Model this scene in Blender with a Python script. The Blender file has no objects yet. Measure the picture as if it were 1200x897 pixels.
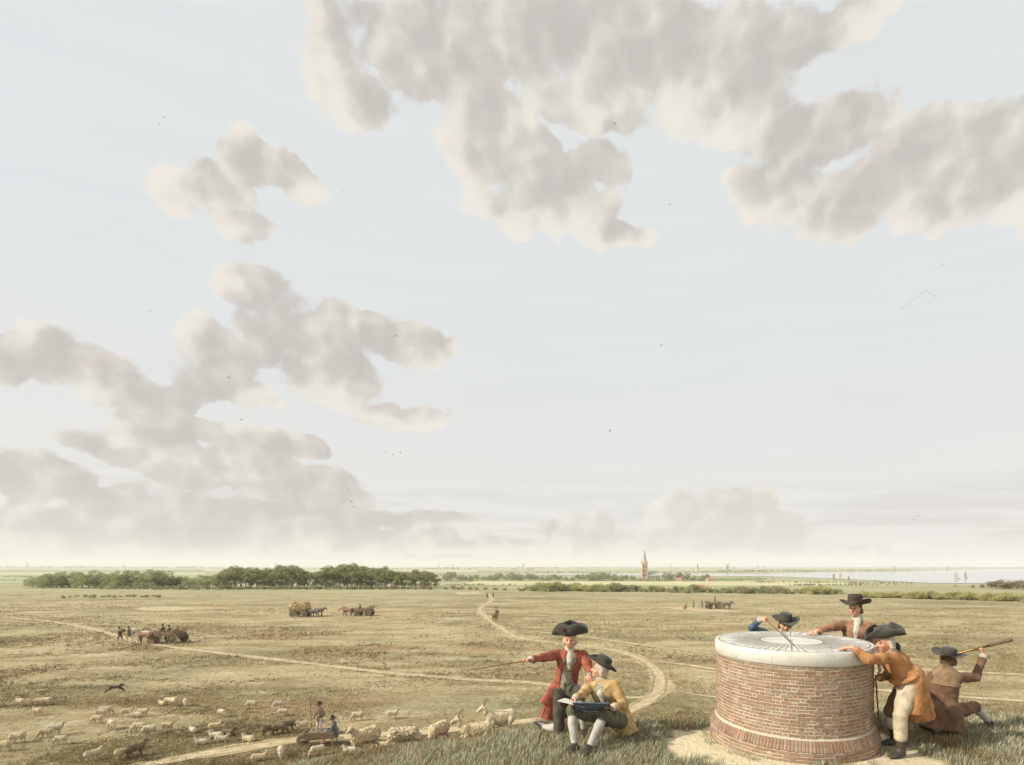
import bpy, math, random
import numpy as np
from mathutils import Vector, Matrix

random.seed(7)
RNG = np.random.default_rng(7)
sc = bpy.context.scene
COL = sc.collection
R_ = math.radians

# ------------------------------------------------------------------ camera
CAM_H = 9.2                      # metres above the plain; the eye stands about 2.25 m above the mound
FPX, PX, PY = 600.0, 700.0, 663.0
cam_d = bpy.data.cameras.new('camera')
cam = bpy.data.objects.new('camera', cam_d)
COL.objects.link(cam)
cam.location = (0, 0, CAM_H)
cam.rotation_euler = (R_(90), 0, 0)
cam_d.sensor_fit = 'HORIZONTAL'
cam_d.sensor_width = 36.0
cam_d.lens = 36.0 * FPX / 1200.0
cam_d.shift_x = (600.0 - PX) / 1200.0
cam_d.shift_y = (PY - 448.5) / 1200.0
cam_d.clip_start = 0.05
cam_d.clip_end = 60000
sc.camera = cam

# ------------------------------------------------------------------ light: hazy daylight, sun from the left
SUN_EL, SUN_AZ = 34.0, -110.0     # azimuth measured from +Y towards +X
EXPOSURE = 0.0
SKY_STRENGTH = 0.12
SUN_STRENGTH = 4.8
sd = bpy.data.lights.new('sun', 'SUN')
sun = bpy.data.objects.new('sun', sd)
COL.objects.link(sun)
sd.energy = SUN_STRENGTH
sd.angle = R_(1.0)
sd.color = (1.0, 0.93, 0.82)
sdir = Vector((math.sin(R_(SUN_AZ)) * math.cos(R_(SUN_EL)), math.cos(R_(SUN_AZ)) * math.cos(R_(SUN_EL)), math.sin(R_(SUN_EL))))
sun.rotation_euler = sdir.to_track_quat('Z', 'Y').to_euler()
sun.location = (-40, 0, 60)

sc.view_settings.view_transform = 'Standard'
sc.view_settings.look = 'None'
sc.view_settings.gamma = 1.0
sc.view_settings.use_curve_mapping = False
sc.view_settings.exposure = EXPOSURE
sc.render.engine = 'CYCLES'
sc.cycles.use_denoising = True
sc.cycles.max_bounces = 5
sc.cycles.diffuse_bounces = 2
sc.cycles.glossy_bounces = 2
sc.cycles.transparent_max_bounces = 8
sc.cycles.volume_bounces = 1
sc.cycles.use_adaptive_sampling = True
sc.cycles.adaptive_threshold = 0.02
sc.cycles.sample_clamp_indirect = 6.0


def lin(r, g, b):
    def f(c):
        c /= 255.0
        return c / 12.92 if c <= 0.04045 else ((c + 0.055) / 1.055) ** 2.4
    return (f(r), f(g), f(b), 1.0)


class NT:
    """small helper for node trees"""
    def __init__(self, tree):
        self.t = tree
        self.n = tree.nodes
        self.l = tree.links

    def node(self, typ, **kw):
        n = self.n.new(typ)
        for k, v in kw.items():
            setattr(n, k, v)
        return n

    def put(self, sock, v):
        if isinstance(v, bpy.types.NodeSocket):
            self.l.new(v, sock)
        elif v is not None:
            sock.default_value = v

    def math(self, op, a, b=None, c=None, clamp=False):
        n = self.node('ShaderNodeMath', operation=op, use_clamp=clamp)
        for i, v in enumerate((a, b, c)):
            self.put(n.inputs[i], v)
        return n.outputs[0]

    def vmath(self, op, a, b=None, c=None):
        n = self.node('ShaderNodeVectorMath', operation=op)
        for i, v in enumerate((a, b, c)):
            self.put(n.inputs[i], v)
        return n.outputs['Value'] if op in ('DOT_PRODUCT', 'LENGTH') else n.outputs[0]

    def noise(self, vec, scale, detail=3.0, rough=0.55, dim='3D'):
        n = self.node('ShaderNodeTexNoise', noise_dimensions=dim)
        self.put(n.inputs['Vector'], vec)
        n.inputs['Scale'].default_value = scale
        n.inputs['Detail'].default_value = detail
        n.inputs['Roughness'].default_value = rough
        return n

    def ramp(self, fac, stops, interp='LINEAR'):
        n = self.node('ShaderNodeValToRGB')
        cr = n.color_ramp
        cr.interpolation = interp
        while len(cr.elements) > len(stops):
            cr.elements.remove(cr.elements[-1])
        while len(cr.elements) < len(stops):
            cr.elements.new(0.5)
        for e, (p, c) in zip(cr.elements, stops):
            e.position = p
            e.color = c if len(c) == 4 else (*c, 1.0)
        self.put(n.inputs[0], fac)
        return n.outputs[0]

    def mix(self, fac, a, b, mode='MIX'):
        n = self.node('ShaderNodeMix', data_type='RGBA', blend_type=mode)
        self.put(n.inputs[0], fac)
        self.put(n.inputs[6], a)
        self.put(n.inputs[7], b)
        return n.outputs[2]

    def smooth(self, v, lo, hi):
        n = self.node('ShaderNodeMapRange', interpolation_type='SMOOTHSTEP')
        self.put(n.inputs[0], v)
        n.inputs[1].default_value = lo
        n.inputs[2].default_value = hi
        return n.outputs[0]


# ------------------------------------------------------------------ world: pale sky with broken cumulus
def azel(px, py):
    dx, dy, dz = px - PX, FPX, PY - py
    return math.atan2(dx, dy), math.atan2(dz, math.hypot(dx, dy))


# cumulus puffs: centre and half axes (turned into azimuth and elevation)
CLOUDS = [
    # big bank overhead
    (385, 55, 42, 60), (420, 120, 52, 48), (480, 60, 95, 75), (640, 40, 170, 80), (560, 130, 60, 60), (700, 110, 95, 48),
    (800, 70, 150, 80), (860, 120, 85, 50), (960, 30, 95, 38), (590, 185, 80, 42), (640, 235, 95, 45), (700, 195, 42, 32),
    (715, 280, 55, 24), (930, 150, 70, 40),
    # bank to the right
    (905, 220, 60, 50), (985, 150, 75, 42), (1000, 240, 85, 55), (1080, 170, 62, 46), (1100, 230, 85, 58), (1180, 190, 80, 75),
    (1290, 210, 100, 70), (1400, 170, 90, 45),
    # small cloud
    (205, 222, 32, 34), (255, 215, 42, 34), (288, 190, 34, 30), (335, 208, 48, 24), (285, 258, 44, 22),
    # middle cloud
    (305, 335, 52, 36), (350, 380, 75, 46), (265, 440, 66, 50), (385, 430, 80, 46), (470, 400, 66, 32), (470, 488, 58, 20), (245, 395, 38, 34),
    # left
    (10, 430, 45, 34), (70, 425, 60, 46), (120, 450, 56, 42), (190, 470, 60, 26), (-80, 440, 70, 50), (140, 520, 70, 24),
    # low left bank
    (30, 570, 52, 40), (140, 592, 62, 34), (70, 622, 130, 34), (265, 548, 110, 32), (240, 610, 160, 34), (370, 570, 70, 36), (400, 628, 190, 26), (-90, 600, 110, 60),
    (480, 605, 90, 11), (560, 640, 160, 13), (120, 645, 180, 18), (330, 600, 120, 22), (200, 500, 90, 26), (330, 520, 90, 16), (60, 560, 60, 30), (160, 640, 140, 22),
    # far cumulus right
    (860, 605, 52, 44), (800, 610, 52, 34), (910, 620, 44, 26), (680, 622, 46, 24), (850, 645, 190, 16), (700, 645, 90, 12),
]
world = bpy.data.worlds.new('World')
sc.world = world
world.use_nodes = True
wt = NT(world.node_tree)
for n in list(wt.n):
    wt.n.remove(n)
w_out = wt.node('ShaderNodeOutputWorld')
sky = wt.node('ShaderNodeTexSky', sky_type='NISHITA')
sky.sun_disc = False
sky.sun_elevation = R_(SUN_EL)
sky.sun_rotation = R_(SUN_AZ)
sky.air_density = 1.0
sky.dust_density = 3.0
sky.ozone_density = 1.0
tc = wt.node('ShaderNodeTexCoord')
sep = wt.node('ShaderNodeSeparateXYZ')
wt.l.new(tc.outputs['Generated'], sep.inputs[0])
w_az = wt.math('ARCTAN2', sep.outputs[0], sep.outputs[1])
w_el = wt.math('ARCSINE', sep.outputs[2])
comb = wt.node('ShaderNodeCombineXYZ')
wt.l.new(w_az, comb.inputs[0])
wt.l.new(w_el, comb.inputs[1])
P0 = comb.outputs[0]
# conformal coordinates of the sky for the noises
den = wt.math('ADD', wt.math('MAXIMUM', sep.outputs[1], -0.7), 1.0)
cs = wt.node('ShaderNodeCombineXYZ')
wt.l.new(wt.math('DIVIDE', sep.outputs[0], den), cs.inputs[0])
wt.l.new(wt.math('DIVIDE', sep.outputs[2], den), cs.inputs[1])
S0 = wt.vmath('MULTIPLY', cs.outputs[0], (2.0, 2.0, 1.0))
# puffy warp of the cloud outlines
wn = wt.noise(S0, 7.0, 4.0, 0.6)
wv = wt.vmath('SUBTRACT', wn.outputs['Color'], (0.5, 0.5, 0.5))
wp = wt.vmath('MULTIPLY', wv, (0.075, 0.06, 0.0))
Pw = wt.vmath('ADD', P0, wp)


def lobes(P, k):
    acc = None
    for (cx, cy, rx, ry) in CLOUDS:
        a0, e0 = azel(cx, cy)
        a1, _ = azel(cx + rx, cy)
        a2, _ = azel(cx - rx, cy)
        _, e1 = azel(cx, cy - ry)
        _, e2 = azel(cx, cy + ry)
        ia, ie = 2.0 / (a1 - a2), 2.0 / (e1 - e2)
        q = wt.vmath('MULTIPLY_ADD', P, (ia, ie, 0), (-a0 * ia, -e0 * ie, 0))
        v = wt.math('SUBTRACT', 1.0, wt.vmath('DOT_PRODUCT', q, q))
        if acc is None:
            acc = v
        elif k:
            acc = wt.math('SMOOTH_MAX', acc, v, k)
        else:
            acc = wt.math('MAXIMUM', acc, v)
    return wt.math('MAXIMUM', acc, -1.6)


acc = lobes(Pw, 0.25)
acc_sun = lobes(wt.vmath('ADD', Pw, (-0.050, -0.030, 0.0)), 0)
lit_big = wt.math('SUBTRACT', acc, acc_sun)
# cauliflower relief: rounded cells of two sizes, the second evaluation is shifted towards the sun
fw = wt.noise(S0, 16.0, 5.0, 0.62)
Sf = wt.vmath('ADD', S0, wt.vmath('MULTIPLY', wt.vmath('SUBTRACT', fw.outputs['Color'], (0.5, 0.5, 0.5)), (0.055, 0.05, 0.0)))


def relief(P):
    v1 = wt.node('ShaderNodeTexVoronoi', feature='SMOOTH_F1', voronoi_dimensions='2D')
    wt.l.new(P, v1.inputs['Vector'])
    v1.inputs['Scale'].default_value = 11.0
    v1.inputs['Smoothness'].default_value = 0.25
    v2 = wt.node('ShaderNodeTexVoronoi', feature='F1', voronoi_dimensions='2D')
    wt.l.new(P, v2.inputs['Vector'])
    v2.inputs['Scale'].default_value = 29.0
    r = wt.math('MULTIPLY_ADD', v2.outputs['Distance'], 0.42, v1.outputs['Distance'])
    return wt.math('SUBTRACT', 0.62, r)


puff = relief(Sf)
puff2 = relief(wt.vmath('ADD', Sf, (-0.022, 0.014, 0.0)))
lit = wt.math('SUBTRACT', puff, puff2)
fine = wt.noise(S0, 22.0, 8.0, 0.62)
fz = wt.math('SUBTRACT', fine.outputs['Fac'], 0.5)
dens = wt.math('MULTIPLY_ADD', puff, 1.35, wt.math('MULTIPLY', acc, 1.15))
dens = wt.math('MULTIPLY_ADD', fz, 1.9, dens)
# thin rims are cream, the thick hearts mauve grey; swellings turned to the sun are paler
mean = wt.noise(S0, 4.2, 3.0, 0.5)
thick = wt.math('MULTIPLY_ADD', wt.math('SUBTRACT', mean.outputs['Fac'], 0.5), 1.5, wt.math('MULTIPLY', acc, 1.0))
thick = wt.math('MULTIPLY_ADD', fz, 1.0, thick)
thick = wt.math('MULTIPLY_ADD', lit, -1.5, thick)
thick = wt.math('MULTIPLY_ADD', lit_big, -0.55, thick)
thick = wt.math('MULTIPLY_ADD', puff, 0.35, thick)
ccol = wt.ramp(wt.smooth(thick, -0.9, 1.6), [(0.0, (0.86, 0.82, 0.74)), (0.28, (0.80, 0.755, 0.68)), (0.55, (0.68, 0.635, 0.58)), (0.80, (0.60, 0.56, 0.52)), (1.0, (0.56, 0.525, 0.49))])
ccol = wt.mix(wt.math('MULTIPLY', wt.smooth(w_az, -0.25, 0.15), wt.smooth(w_el, 0.24, 0.06)), ccol, wt.mix(0.38, ccol, (0.88, 0.84, 0.79, 1)))
# billows have firm outlines, thin parts run out in wisps
soft = wt.smooth(wt.math('ADD', mean.outputs['Fac'], fz), 0.30, 0.75)
alpha = wt.math('DIVIDE', wt.math('ADD', dens, 0.06), wt.math('MULTIPLY_ADD', soft, 0.60, 0.20))
alpha = wt.smooth(alpha, 0.0, 1.0)
alpha = wt.math('MULTIPLY', alpha, wt.math('MULTIPLY_ADD', fz, 0.25, 0.97), clamp=True)
lowfade = wt.smooth(w_el, -0.01, 0.20)
alpha = wt.math('MULTIPLY', alpha, wt.math('MULTIPLY_ADD', lowfade, 0.22, 0.73))
# thin milky veil over the whole sky, a little streaky near the horizon
st = wt.vmath('MULTIPLY', S0, (2.0, 16.0, 1.0))
streak = wt.noise(st, 1.6, 4.0, 0.55)
veil = wt.math('MULTIPLY_ADD', streak.outputs['Fac'], 0.10, 0.88)
skyc = wt.mix(1.0, sky.outputs[0], (SKY_STRENGTH, SKY_STRENGTH, SKY_STRENGTH, 1), 'MULTIPLY')
vcol = wt.mix(wt.smooth(w_el, 0.0, 0.45), (0.83, 0.815, 0.78, 1), (0.80, 0.822, 0.825, 1))
base = wt.mix(veil, skyc, vcol)
# long lilac streaks of stratus low over the horizon
s2 = wt.noise(wt.vmath('MULTIPLY', S0, (1.1, 13.0, 1.0)), 2.2, 5.0, 0.6)
low = wt.math('MULTIPLY', wt.smooth(w_el, 0.20, 0.05), wt.smooth(w_el, -0.012, 0.006))
low = wt.math('MULTIPLY', low, wt.smooth(s2.outputs['Fac'], 0.42, 0.62))
base = wt.mix(wt.math('MULTIPLY', low, 0.70), base, (0.655, 0.62, 0.60, 1))
full = wt.mix(alpha, base, ccol)
bg = wt.node('ShaderNodeBackground')
wt.l.new(full, bg.inputs[0])
bg.inputs[1].default_value = 1.0
wt.l.new(bg.outputs[0], w_out.inputs[0])
world.cycles.sampling_method = 'MANUAL'
world.cycles.sample_map_resolution = 256


# ------------------------------------------------------------------ generic helpers
def vnoise(x, y, seed=0):
    """smooth value noise on numpy arrays, range 0..1"""
    x = np.asarray(x, float)
    y = np.asarray(y, float)
    xi = np.floor(x).astype(np.int64)
    yi = np.floor(y).astype(np.int64)
    fx = x - xi
    fy = y - yi
    fx = fx * fx * (3 - 2 * fx)
    fy = fy * fy * (3 - 2 * fy)

    def h(a, b):
        n = (a * 374761393 + b * 668265263 + seed * 974634777) & 0x7fffffff
        n = ((n ^ (n >> 13)) * 1274126177) & 0x7fffffff
        return ((n ^ (n >> 16)) & 0xffff) / 65535.0
    return (h(xi, yi) * (1 - fx) + h(xi + 1, yi) * fx) * (1 - fy) + (h(xi, yi + 1) * (1 - fx) + h(xi + 1, yi + 1) * fx) * fy


def fbm(x, y, seed=0, octaves=4):
    s, a, t = 0.0, 1.0, 0.0
    for i in range(octaves):
        s = s + a * vnoise(x * 2 ** i, y * 2 ** i, seed + i)
        t += a
        a *= 0.5
    return s / t


def mesh_np(name, verts, faces, smooth=False, colors=None):
    """faces: (n,3) or (n,4) array or list of arrays"""
    verts = np.asarray(verts, np.float32)
    me = bpy.data.meshes.new(name)
    if not isinstance(faces, (list, tuple)):
        faces = [faces]
    faces = [np.asarray(f, np.int32) for f in faces if len(f)]
    loops = np.concatenate([f.ravel() for f in faces])
    sizes = np.concatenate([np.full(len(f), f.shape[1], np.int32) for f in faces])
    starts = np.concatenate([[0], np.cumsum(sizes)[:-1]]).astype(np.int32)
    me.vertices.add(len(verts))
    me.vertices.foreach_set('co', verts.ravel())
    me.loops.add(len(loops))
    me.loops.foreach_set('vertex_index', loops)
    me.polygons.add(len(sizes))
    me.polygons.foreach_set('loop_start', starts)
    try:
        me.polygons.foreach_set('loop_total', sizes)
    except Exception:
        pass
    if smooth:
        me.polygons.foreach_set('use_smooth', np.ones(len(sizes), bool))
    if colors is not None:
        at = me.color_attributes.new('Col', 'FLOAT_COLOR', 'POINT')
        c = np.ones((len(verts), 4), np.float32)
        c[:, :3] = colors
        at.data.foreach_set('color', c.ravel())
    me.update(calc_edges=True)
    me.validate()
    return me


def link(name, me, m=None, parent=None, loc=None):
    o = bpy.data.objects.new(name, me)
    COL.objects.link(o)
    if m is not None and me is not None:
        if len(me.materials) == 0:
            me.materials.append(m)
        elif me.materials[0] != m:
            o.material_slots[0].link = 'OBJECT'
            o.material_slots[0].material = m
    if parent is not None:
        o.parent = parent
    if loc is not None:
        o.location = loc
    return o


def tag(o, label=None, cat=None, group=None, kind=None):
    if label:
        o['label'] = label
    if cat:
        o['category'] = cat
    if group:
        o['group'] = group
    if kind:
        o['kind'] = kind
    return o


def empty(name, loc=(0, 0, 0), rz=0.0):
    o = bpy.data.objects.new(name, None)
    COL.objects.link(o)
    o.empty_display_size = 0.2
    o.location = loc
    o.rotation_euler = (0, 0, rz)
    return o


def copy_tree(o, parent=None, mat_map=None):
    c = o.copy()
    COL.objects.link(c)
    if parent is not None:
        c.parent = parent
    for ch in list(o.children):
        copy_tree(ch, c)
    return c


class MB:
    """collects simple solids into one mesh"""
    def __init__(self):
        self.v, self.f = [], []

    def add(self, verts, faces):
        b = len(self.v)
        self.v += [tuple(p) for p in verts]
        self.f += [tuple(i + b for i in f) for f in faces]
        return self

    def box(self, c, s, rot=None):
        hx, hy, hz = s[0] / 2, s[1] / 2, s[2] / 2
        vs = [Vector((x, y, z)) for x in (-hx, hx) for y in (-hy, hy) for z in (-hz, hz)]
        if rot is not None:
            vs = [rot @ p for p in vs]
        vs = [p + Vector(c) for p in vs]
        return self.add(vs, [(0, 1, 3, 2), (4, 6, 7, 5), (0, 4, 5, 1), (2, 3, 7, 6), (0, 2, 6, 4), (1, 5, 7, 3)])

    def bar(self, a, b, r0, r1=None, n=8, flat=1.0):
        """tapered round bar from a to b"""
        r1 = r0 if r1 is None else r1
        a, b = Vector(a), Vector(b)
        d = (b - a).normalized()
        u = d.orthogonal().normalized()
        if abs(d.z) < 0.95:
            u = d.cross(Vector((0, 0, 1))).normalized()
        w = d.cross(u)
        vs = []
        for p, r in ((a, r0), (b, r1)):
            for i in range(n):
                t = 2 * math.pi * i / n
                vs.append(p + u * (r * math.cos(t)) + w * (r * flat * math.sin(t)))
        fs = [(i, (i + 1) % n, n + (i + 1) % n, n + i) for i in range(n)]
        fs += [tuple(range(n - 1, -1, -1)), tuple(range(n, 2 * n))]
        return self.add(vs, fs)

    def lathe(self, prof, n=24, c=(0, 0, 0), axis='Z'):
        vs, fs = [], []
        for (r, z) in prof:
            for i in range(n):
                t = 2 * math.pi * i / n
                p = (r * math.cos(t), r * math.sin(t), z)
                if axis == 'Y':
                    p = (p[0], p[2], p[1])
                elif axis == 'X':
                    p = (p[2], p[0], p[1])
                vs.append((p[0] + c[0], p[1] + c[1], p[2] + c[2]))
        for j in range(len(prof) - 1):
            for i in range(n):
                k = (i + 1) % n
                fs.append((j * n + i, j * n + k, (j + 1) * n + k, (j + 1) * n + i))
        if prof[0][0] > 1e-6:
            fs.append(tuple(range(n - 1, -1, -1)))
        if prof[-1][0] > 1e-6:
            fs.append(tuple(range((len(prof) - 1) * n, len(prof) * n)))
        return self.add(vs, fs)

    def mesh(self, name, smooth=False):
        me = bpy.data.meshes.new(name)
        me.from_pydata([tuple(p) for p in self.v], [], self.f)
        if smooth:
            me.polygons.foreach_set('use_smooth', np.ones(len(me.polygons), bool))
        me.update()
        return me

    def build(self, name, m, parent=None, smooth=False, loc=None):
        return link(name, self.mesh(name, smooth), m, parent, loc)


# ------------------------------------------------------------------ materials
def mat(name, c1, c2=None, scale=8.0, rough=0.85, bump=0.0, bscale=None, detail=4.0, attr=False, rnd=0.0, metal=0.0, lo=0.35, hi=0.65, spec=0.3, island=False, coord='Object', sheen=0.0, transl=0.0):
    m = bpy.data.materials.new(name)
    m.use_nodes = True
    t = NT(m.node_tree)
    b = t.n['Principled BSDF']
    b.inputs['Roughness'].default_value = rough
    b.inputs['Metallic'].default_value = metal
    b.inputs['Specular IOR Level'].default_value = spec
    if sheen:
        b.inputs['Sheen Weight'].default_value = sheen
    crd = t.node('ShaderNodeTexCoord').outputs[coord]
    if attr:
        a = t.node('ShaderNodeVertexColor', layer_name='Col')
        col = a.outputs[0]
    elif c2 is not None:
        n = t.noise(crd, scale, detail, 0.6)
        col = t.ramp(n.outputs['Fac'], [(lo, c1), (hi, c2)])
    else:
        rgb = t.node('ShaderNodeRGB')
        rgb.outputs[0].default_value = c1
        col = rgb.outputs[0]
    if rnd:
        oi = t.node('ShaderNodeObjectInfo')
        v = oi.outputs['Random']
        if island:
            g = t.node('ShaderNodeNewGeometry')
            v = t.math('FRACT', t.math('ADD', v, g.outputs['Random Per Island']))
        k = t.math('MULTIPLY_ADD', v, 2 * rnd, 1.0 - rnd)
        hsv = t.node('ShaderNodeHueSaturation')
        t.l.new(col, hsv.inputs['Color'])
        t.l.new(k, hsv.inputs['Value'])
        v2 = t.math('FRACT', t.math('MULTIPLY', v, 7.31))
        t.l.new(t.math('MULTIPLY_ADD', v2, 0.016, 0.494), hsv.inputs['Hue'])
        t.l.new(t.math('MULTIPLY_ADD', v2, -0.35, 1.10), hsv.inputs['Saturation'])
        col = hsv.outputs[0]
    t.l.new(col, b.inputs['Base Color'])
    if transl:
        tb = t.node('ShaderNodeBsdfTranslucent')
        t.l.new(col, tb.inputs['Color'])
        mx_ = t.node('ShaderNodeMixShader')
        mx_.inputs[0].default_value = transl
        t.l.new(b.outputs[0], mx_.inputs[1])
        t.l.new(tb.outputs[0], mx_.inputs[2])
        t.l.new(mx_.outputs[0], t.n['Material Output'].inputs['Surface'])
    if bump:
        n2 = t.noise(crd, bscale or scale * 3, 4.0, 0.6)
        bp = t.node('ShaderNodeBump')
        bp.inputs['Strength'].default_value = bump
        bp.inputs['Distance'].default_value = 0.02
        t.l.new(n2.outputs['Fac'], bp.inputs['Height'])
        t.l.new(bp.outputs[0], b.inputs['Normal'])
    return m


def at(px, py, Y):
    """point seen at a photo pixel, at depth Y"""
    return np.array([(px - PX) / FPX * Y, Y, CAM_H - (py - PY) / FPX * Y])


PLAIN_TO, LOW_FROM, LOW_Z = 225.0, 420.0, -12.0


def land_z(x, y):
    t = np.clip((np.asarray(y, float) - PLAIN_TO) / (LOW_FROM - PLAIN_TO), 0, 1)
    return LOW_Z * t * t * (3 - 2 * t)


def ground_at(px, py):
    """where the sight line through a pixel meets the plain or the low land"""
    s = (py - PY) / FPX
    Y = CAM_H / s
    if Y > PLAIN_TO:
        Y = (CAM_H - LOW_Z) / s
    return np.array([(px - PX) / FPX * Y, Y, float(land_z(0, Y))])


MOUND_TOP = 6.95


def mound_z(x, y):
    x = np.asarray(x, float)
    y = np.asarray(y, float)
    t = np.clip(x / 6.0, 0, 1)
    dx = x - 6.0 * t
    dy = y - (5.0 + 0.5 * t)
    r = np.hypot(dx, dy)
    q = (r - 2.75) / 0.8
    sp = 0.8 * np.where(q > 20, q, np.log1p(np.exp(np.minimum(q, 20))))
    bump = (fbm(x * 0.35, y * 0.35, 11) - 0.5) * 0.7 * np.clip((r - 2.4) / 4, 0, 1) + (fbm(x * 1.3, y * 1.3, 5) - 0.5) * 0.10 * np.clip((r - 1.0) / 3, 0.15, 1)
    z = MOUND_TOP - 0.352 * sp + bump
    z = z - 0.26 * np.exp(-((y - 10.0) / 2.6) ** 2) * np.clip((-x - 0.9) / 1.2, 0, 1)
    k = 0.7
    h = np.clip(0.5 + 0.5 * (z + 0.5) / k, 0, 1)          # soft foot running out under the plain
    return z * h + (-0.5) * (1 - h) + k * h * (1 - h) * 0.5


def surf_z(x, y):
    return np.maximum(mound_z(x, y), land_z(x, y))


# ------------------------------------------------------------------ the plain (one sheet to the horizon)
def ground_material():
    m = bpy.data.materials.new('dry_grassland')
    m.use_nodes = True
    t = NT(m.node_tree)
    b = t.n['Principled BSDF']
    b.inputs['Roughness'].default_value = 0.95
    b.inputs['Specular IOR Level'].default_value = 0.1
    P = t.node('ShaderNodeTexCoord').outputs['Object']
    sp = t.node('ShaderNodeSeparateXYZ')
    t.l.new(P, sp.inputs[0])
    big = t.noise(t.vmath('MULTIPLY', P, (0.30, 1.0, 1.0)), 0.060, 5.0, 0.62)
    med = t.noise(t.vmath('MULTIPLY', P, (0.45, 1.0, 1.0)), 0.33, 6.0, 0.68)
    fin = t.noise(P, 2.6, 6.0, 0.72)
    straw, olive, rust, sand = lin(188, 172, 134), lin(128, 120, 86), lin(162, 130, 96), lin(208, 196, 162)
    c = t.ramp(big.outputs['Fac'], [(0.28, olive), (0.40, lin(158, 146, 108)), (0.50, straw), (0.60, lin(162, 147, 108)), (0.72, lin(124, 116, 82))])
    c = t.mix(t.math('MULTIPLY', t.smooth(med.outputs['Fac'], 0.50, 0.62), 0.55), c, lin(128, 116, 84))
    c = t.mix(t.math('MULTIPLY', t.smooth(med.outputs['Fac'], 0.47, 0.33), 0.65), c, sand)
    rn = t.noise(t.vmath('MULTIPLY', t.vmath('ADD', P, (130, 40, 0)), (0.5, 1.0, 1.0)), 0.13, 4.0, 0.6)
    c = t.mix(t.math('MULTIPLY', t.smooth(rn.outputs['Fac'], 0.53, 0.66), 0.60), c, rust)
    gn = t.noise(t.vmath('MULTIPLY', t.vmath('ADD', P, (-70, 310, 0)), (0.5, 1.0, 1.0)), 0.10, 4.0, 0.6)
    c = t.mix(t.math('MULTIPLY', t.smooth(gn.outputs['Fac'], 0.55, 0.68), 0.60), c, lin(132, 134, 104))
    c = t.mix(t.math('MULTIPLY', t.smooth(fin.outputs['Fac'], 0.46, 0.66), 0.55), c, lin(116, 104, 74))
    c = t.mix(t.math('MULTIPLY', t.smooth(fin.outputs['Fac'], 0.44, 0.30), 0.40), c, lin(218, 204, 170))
    # fresher meadow towards and below the edge of the plain
    g = t.noise(t.vmath('MULTIPLY', P, (0.012, 0.05, 1.0)), 1.0, 3.0, 0.5)
    mead = t.ramp(g.outputs['Fac'], [(0.35, lin(140, 142, 108)), (0.5, lin(170, 166, 128)), (0.65, lin(150, 152, 118))])
    f = t.math('MULTIPLY_ADD', sp.outputs[1], 1 / 110.0, -0.95, clamp=True)
    f = t.math('MULTIPLY', f, t.smooth(big.outputs['Fac'], 0.25, 0.5))
    c = t.mix(f, c, mead)
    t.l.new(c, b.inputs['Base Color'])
    bp = t.node('ShaderNodeBump')
    bp.inputs['Strength'].default_value = 0.9
    bp.inputs['Distance'].default_value = 0.25
    t.l.new(fin.outputs['Fac'], bp.inputs['Height'])
    t.l.new(bp.outputs[0], b.inputs['Normal'])
    return m


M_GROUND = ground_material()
ys = np.concatenate([np.linspace(-120, 0, 13), np.linspace(4, 220, 55), np.linspace(225, 430, 42), np.geomspace(450, 9500, 40)])
xs = np.concatenate([-np.geomspace(10000, 30, 40), np.linspace(-25, 25, 21), np.geomspace(30, 10000, 40)])
gx, gy = np.meshgrid(xs, ys)
gz = land_z(gx, gy)
nx = len(xs)
idx = np.arange(len(xs) * len(ys)).reshape(gx.shape)
quads = np.stack([idx[:-1, :-1], idx[:-1, 1:], idx[1:, 1:], idx[1:, :-1]], -1).reshape(-1, 4)
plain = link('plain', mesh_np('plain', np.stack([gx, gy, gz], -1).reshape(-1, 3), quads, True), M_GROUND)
tag(plain, 'wide dry grassland running out to the horizon', kind='structure')


# ------------------------------------------------------------------ the mound in the foreground
DRUM = (2.61, 6.90)
R_TOP, R_WALL, R_BASE = 1.00, 0.985, 1.065


def sand_mask(x, y):
    """0..1: trodden sand round the brick drum"""
    dx, dy = x - DRUM[0], y - DRUM[1]
    r = np.hypot(dx, dy)
    a = np.arctan2(dy, dx)
    edge = 1.34 + 0.34 * np.exp(-((a + 2.5) / 0.55) ** 2) + 0.42 * np.exp(-((a + 0.75) / 0.5) ** 2) + 0.25 * np.exp(-((np.abs(a) - 3.1) / 0.4) ** 2) - 0.15 * np.exp(-((a - 1.5) / 0.8) ** 2)
    edge = edge + (fbm(x * 3.1, y * 3.1, 21) - 0.5) * 0.9
    return np.clip((edge - r) / 0.18, 0, 1)


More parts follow.
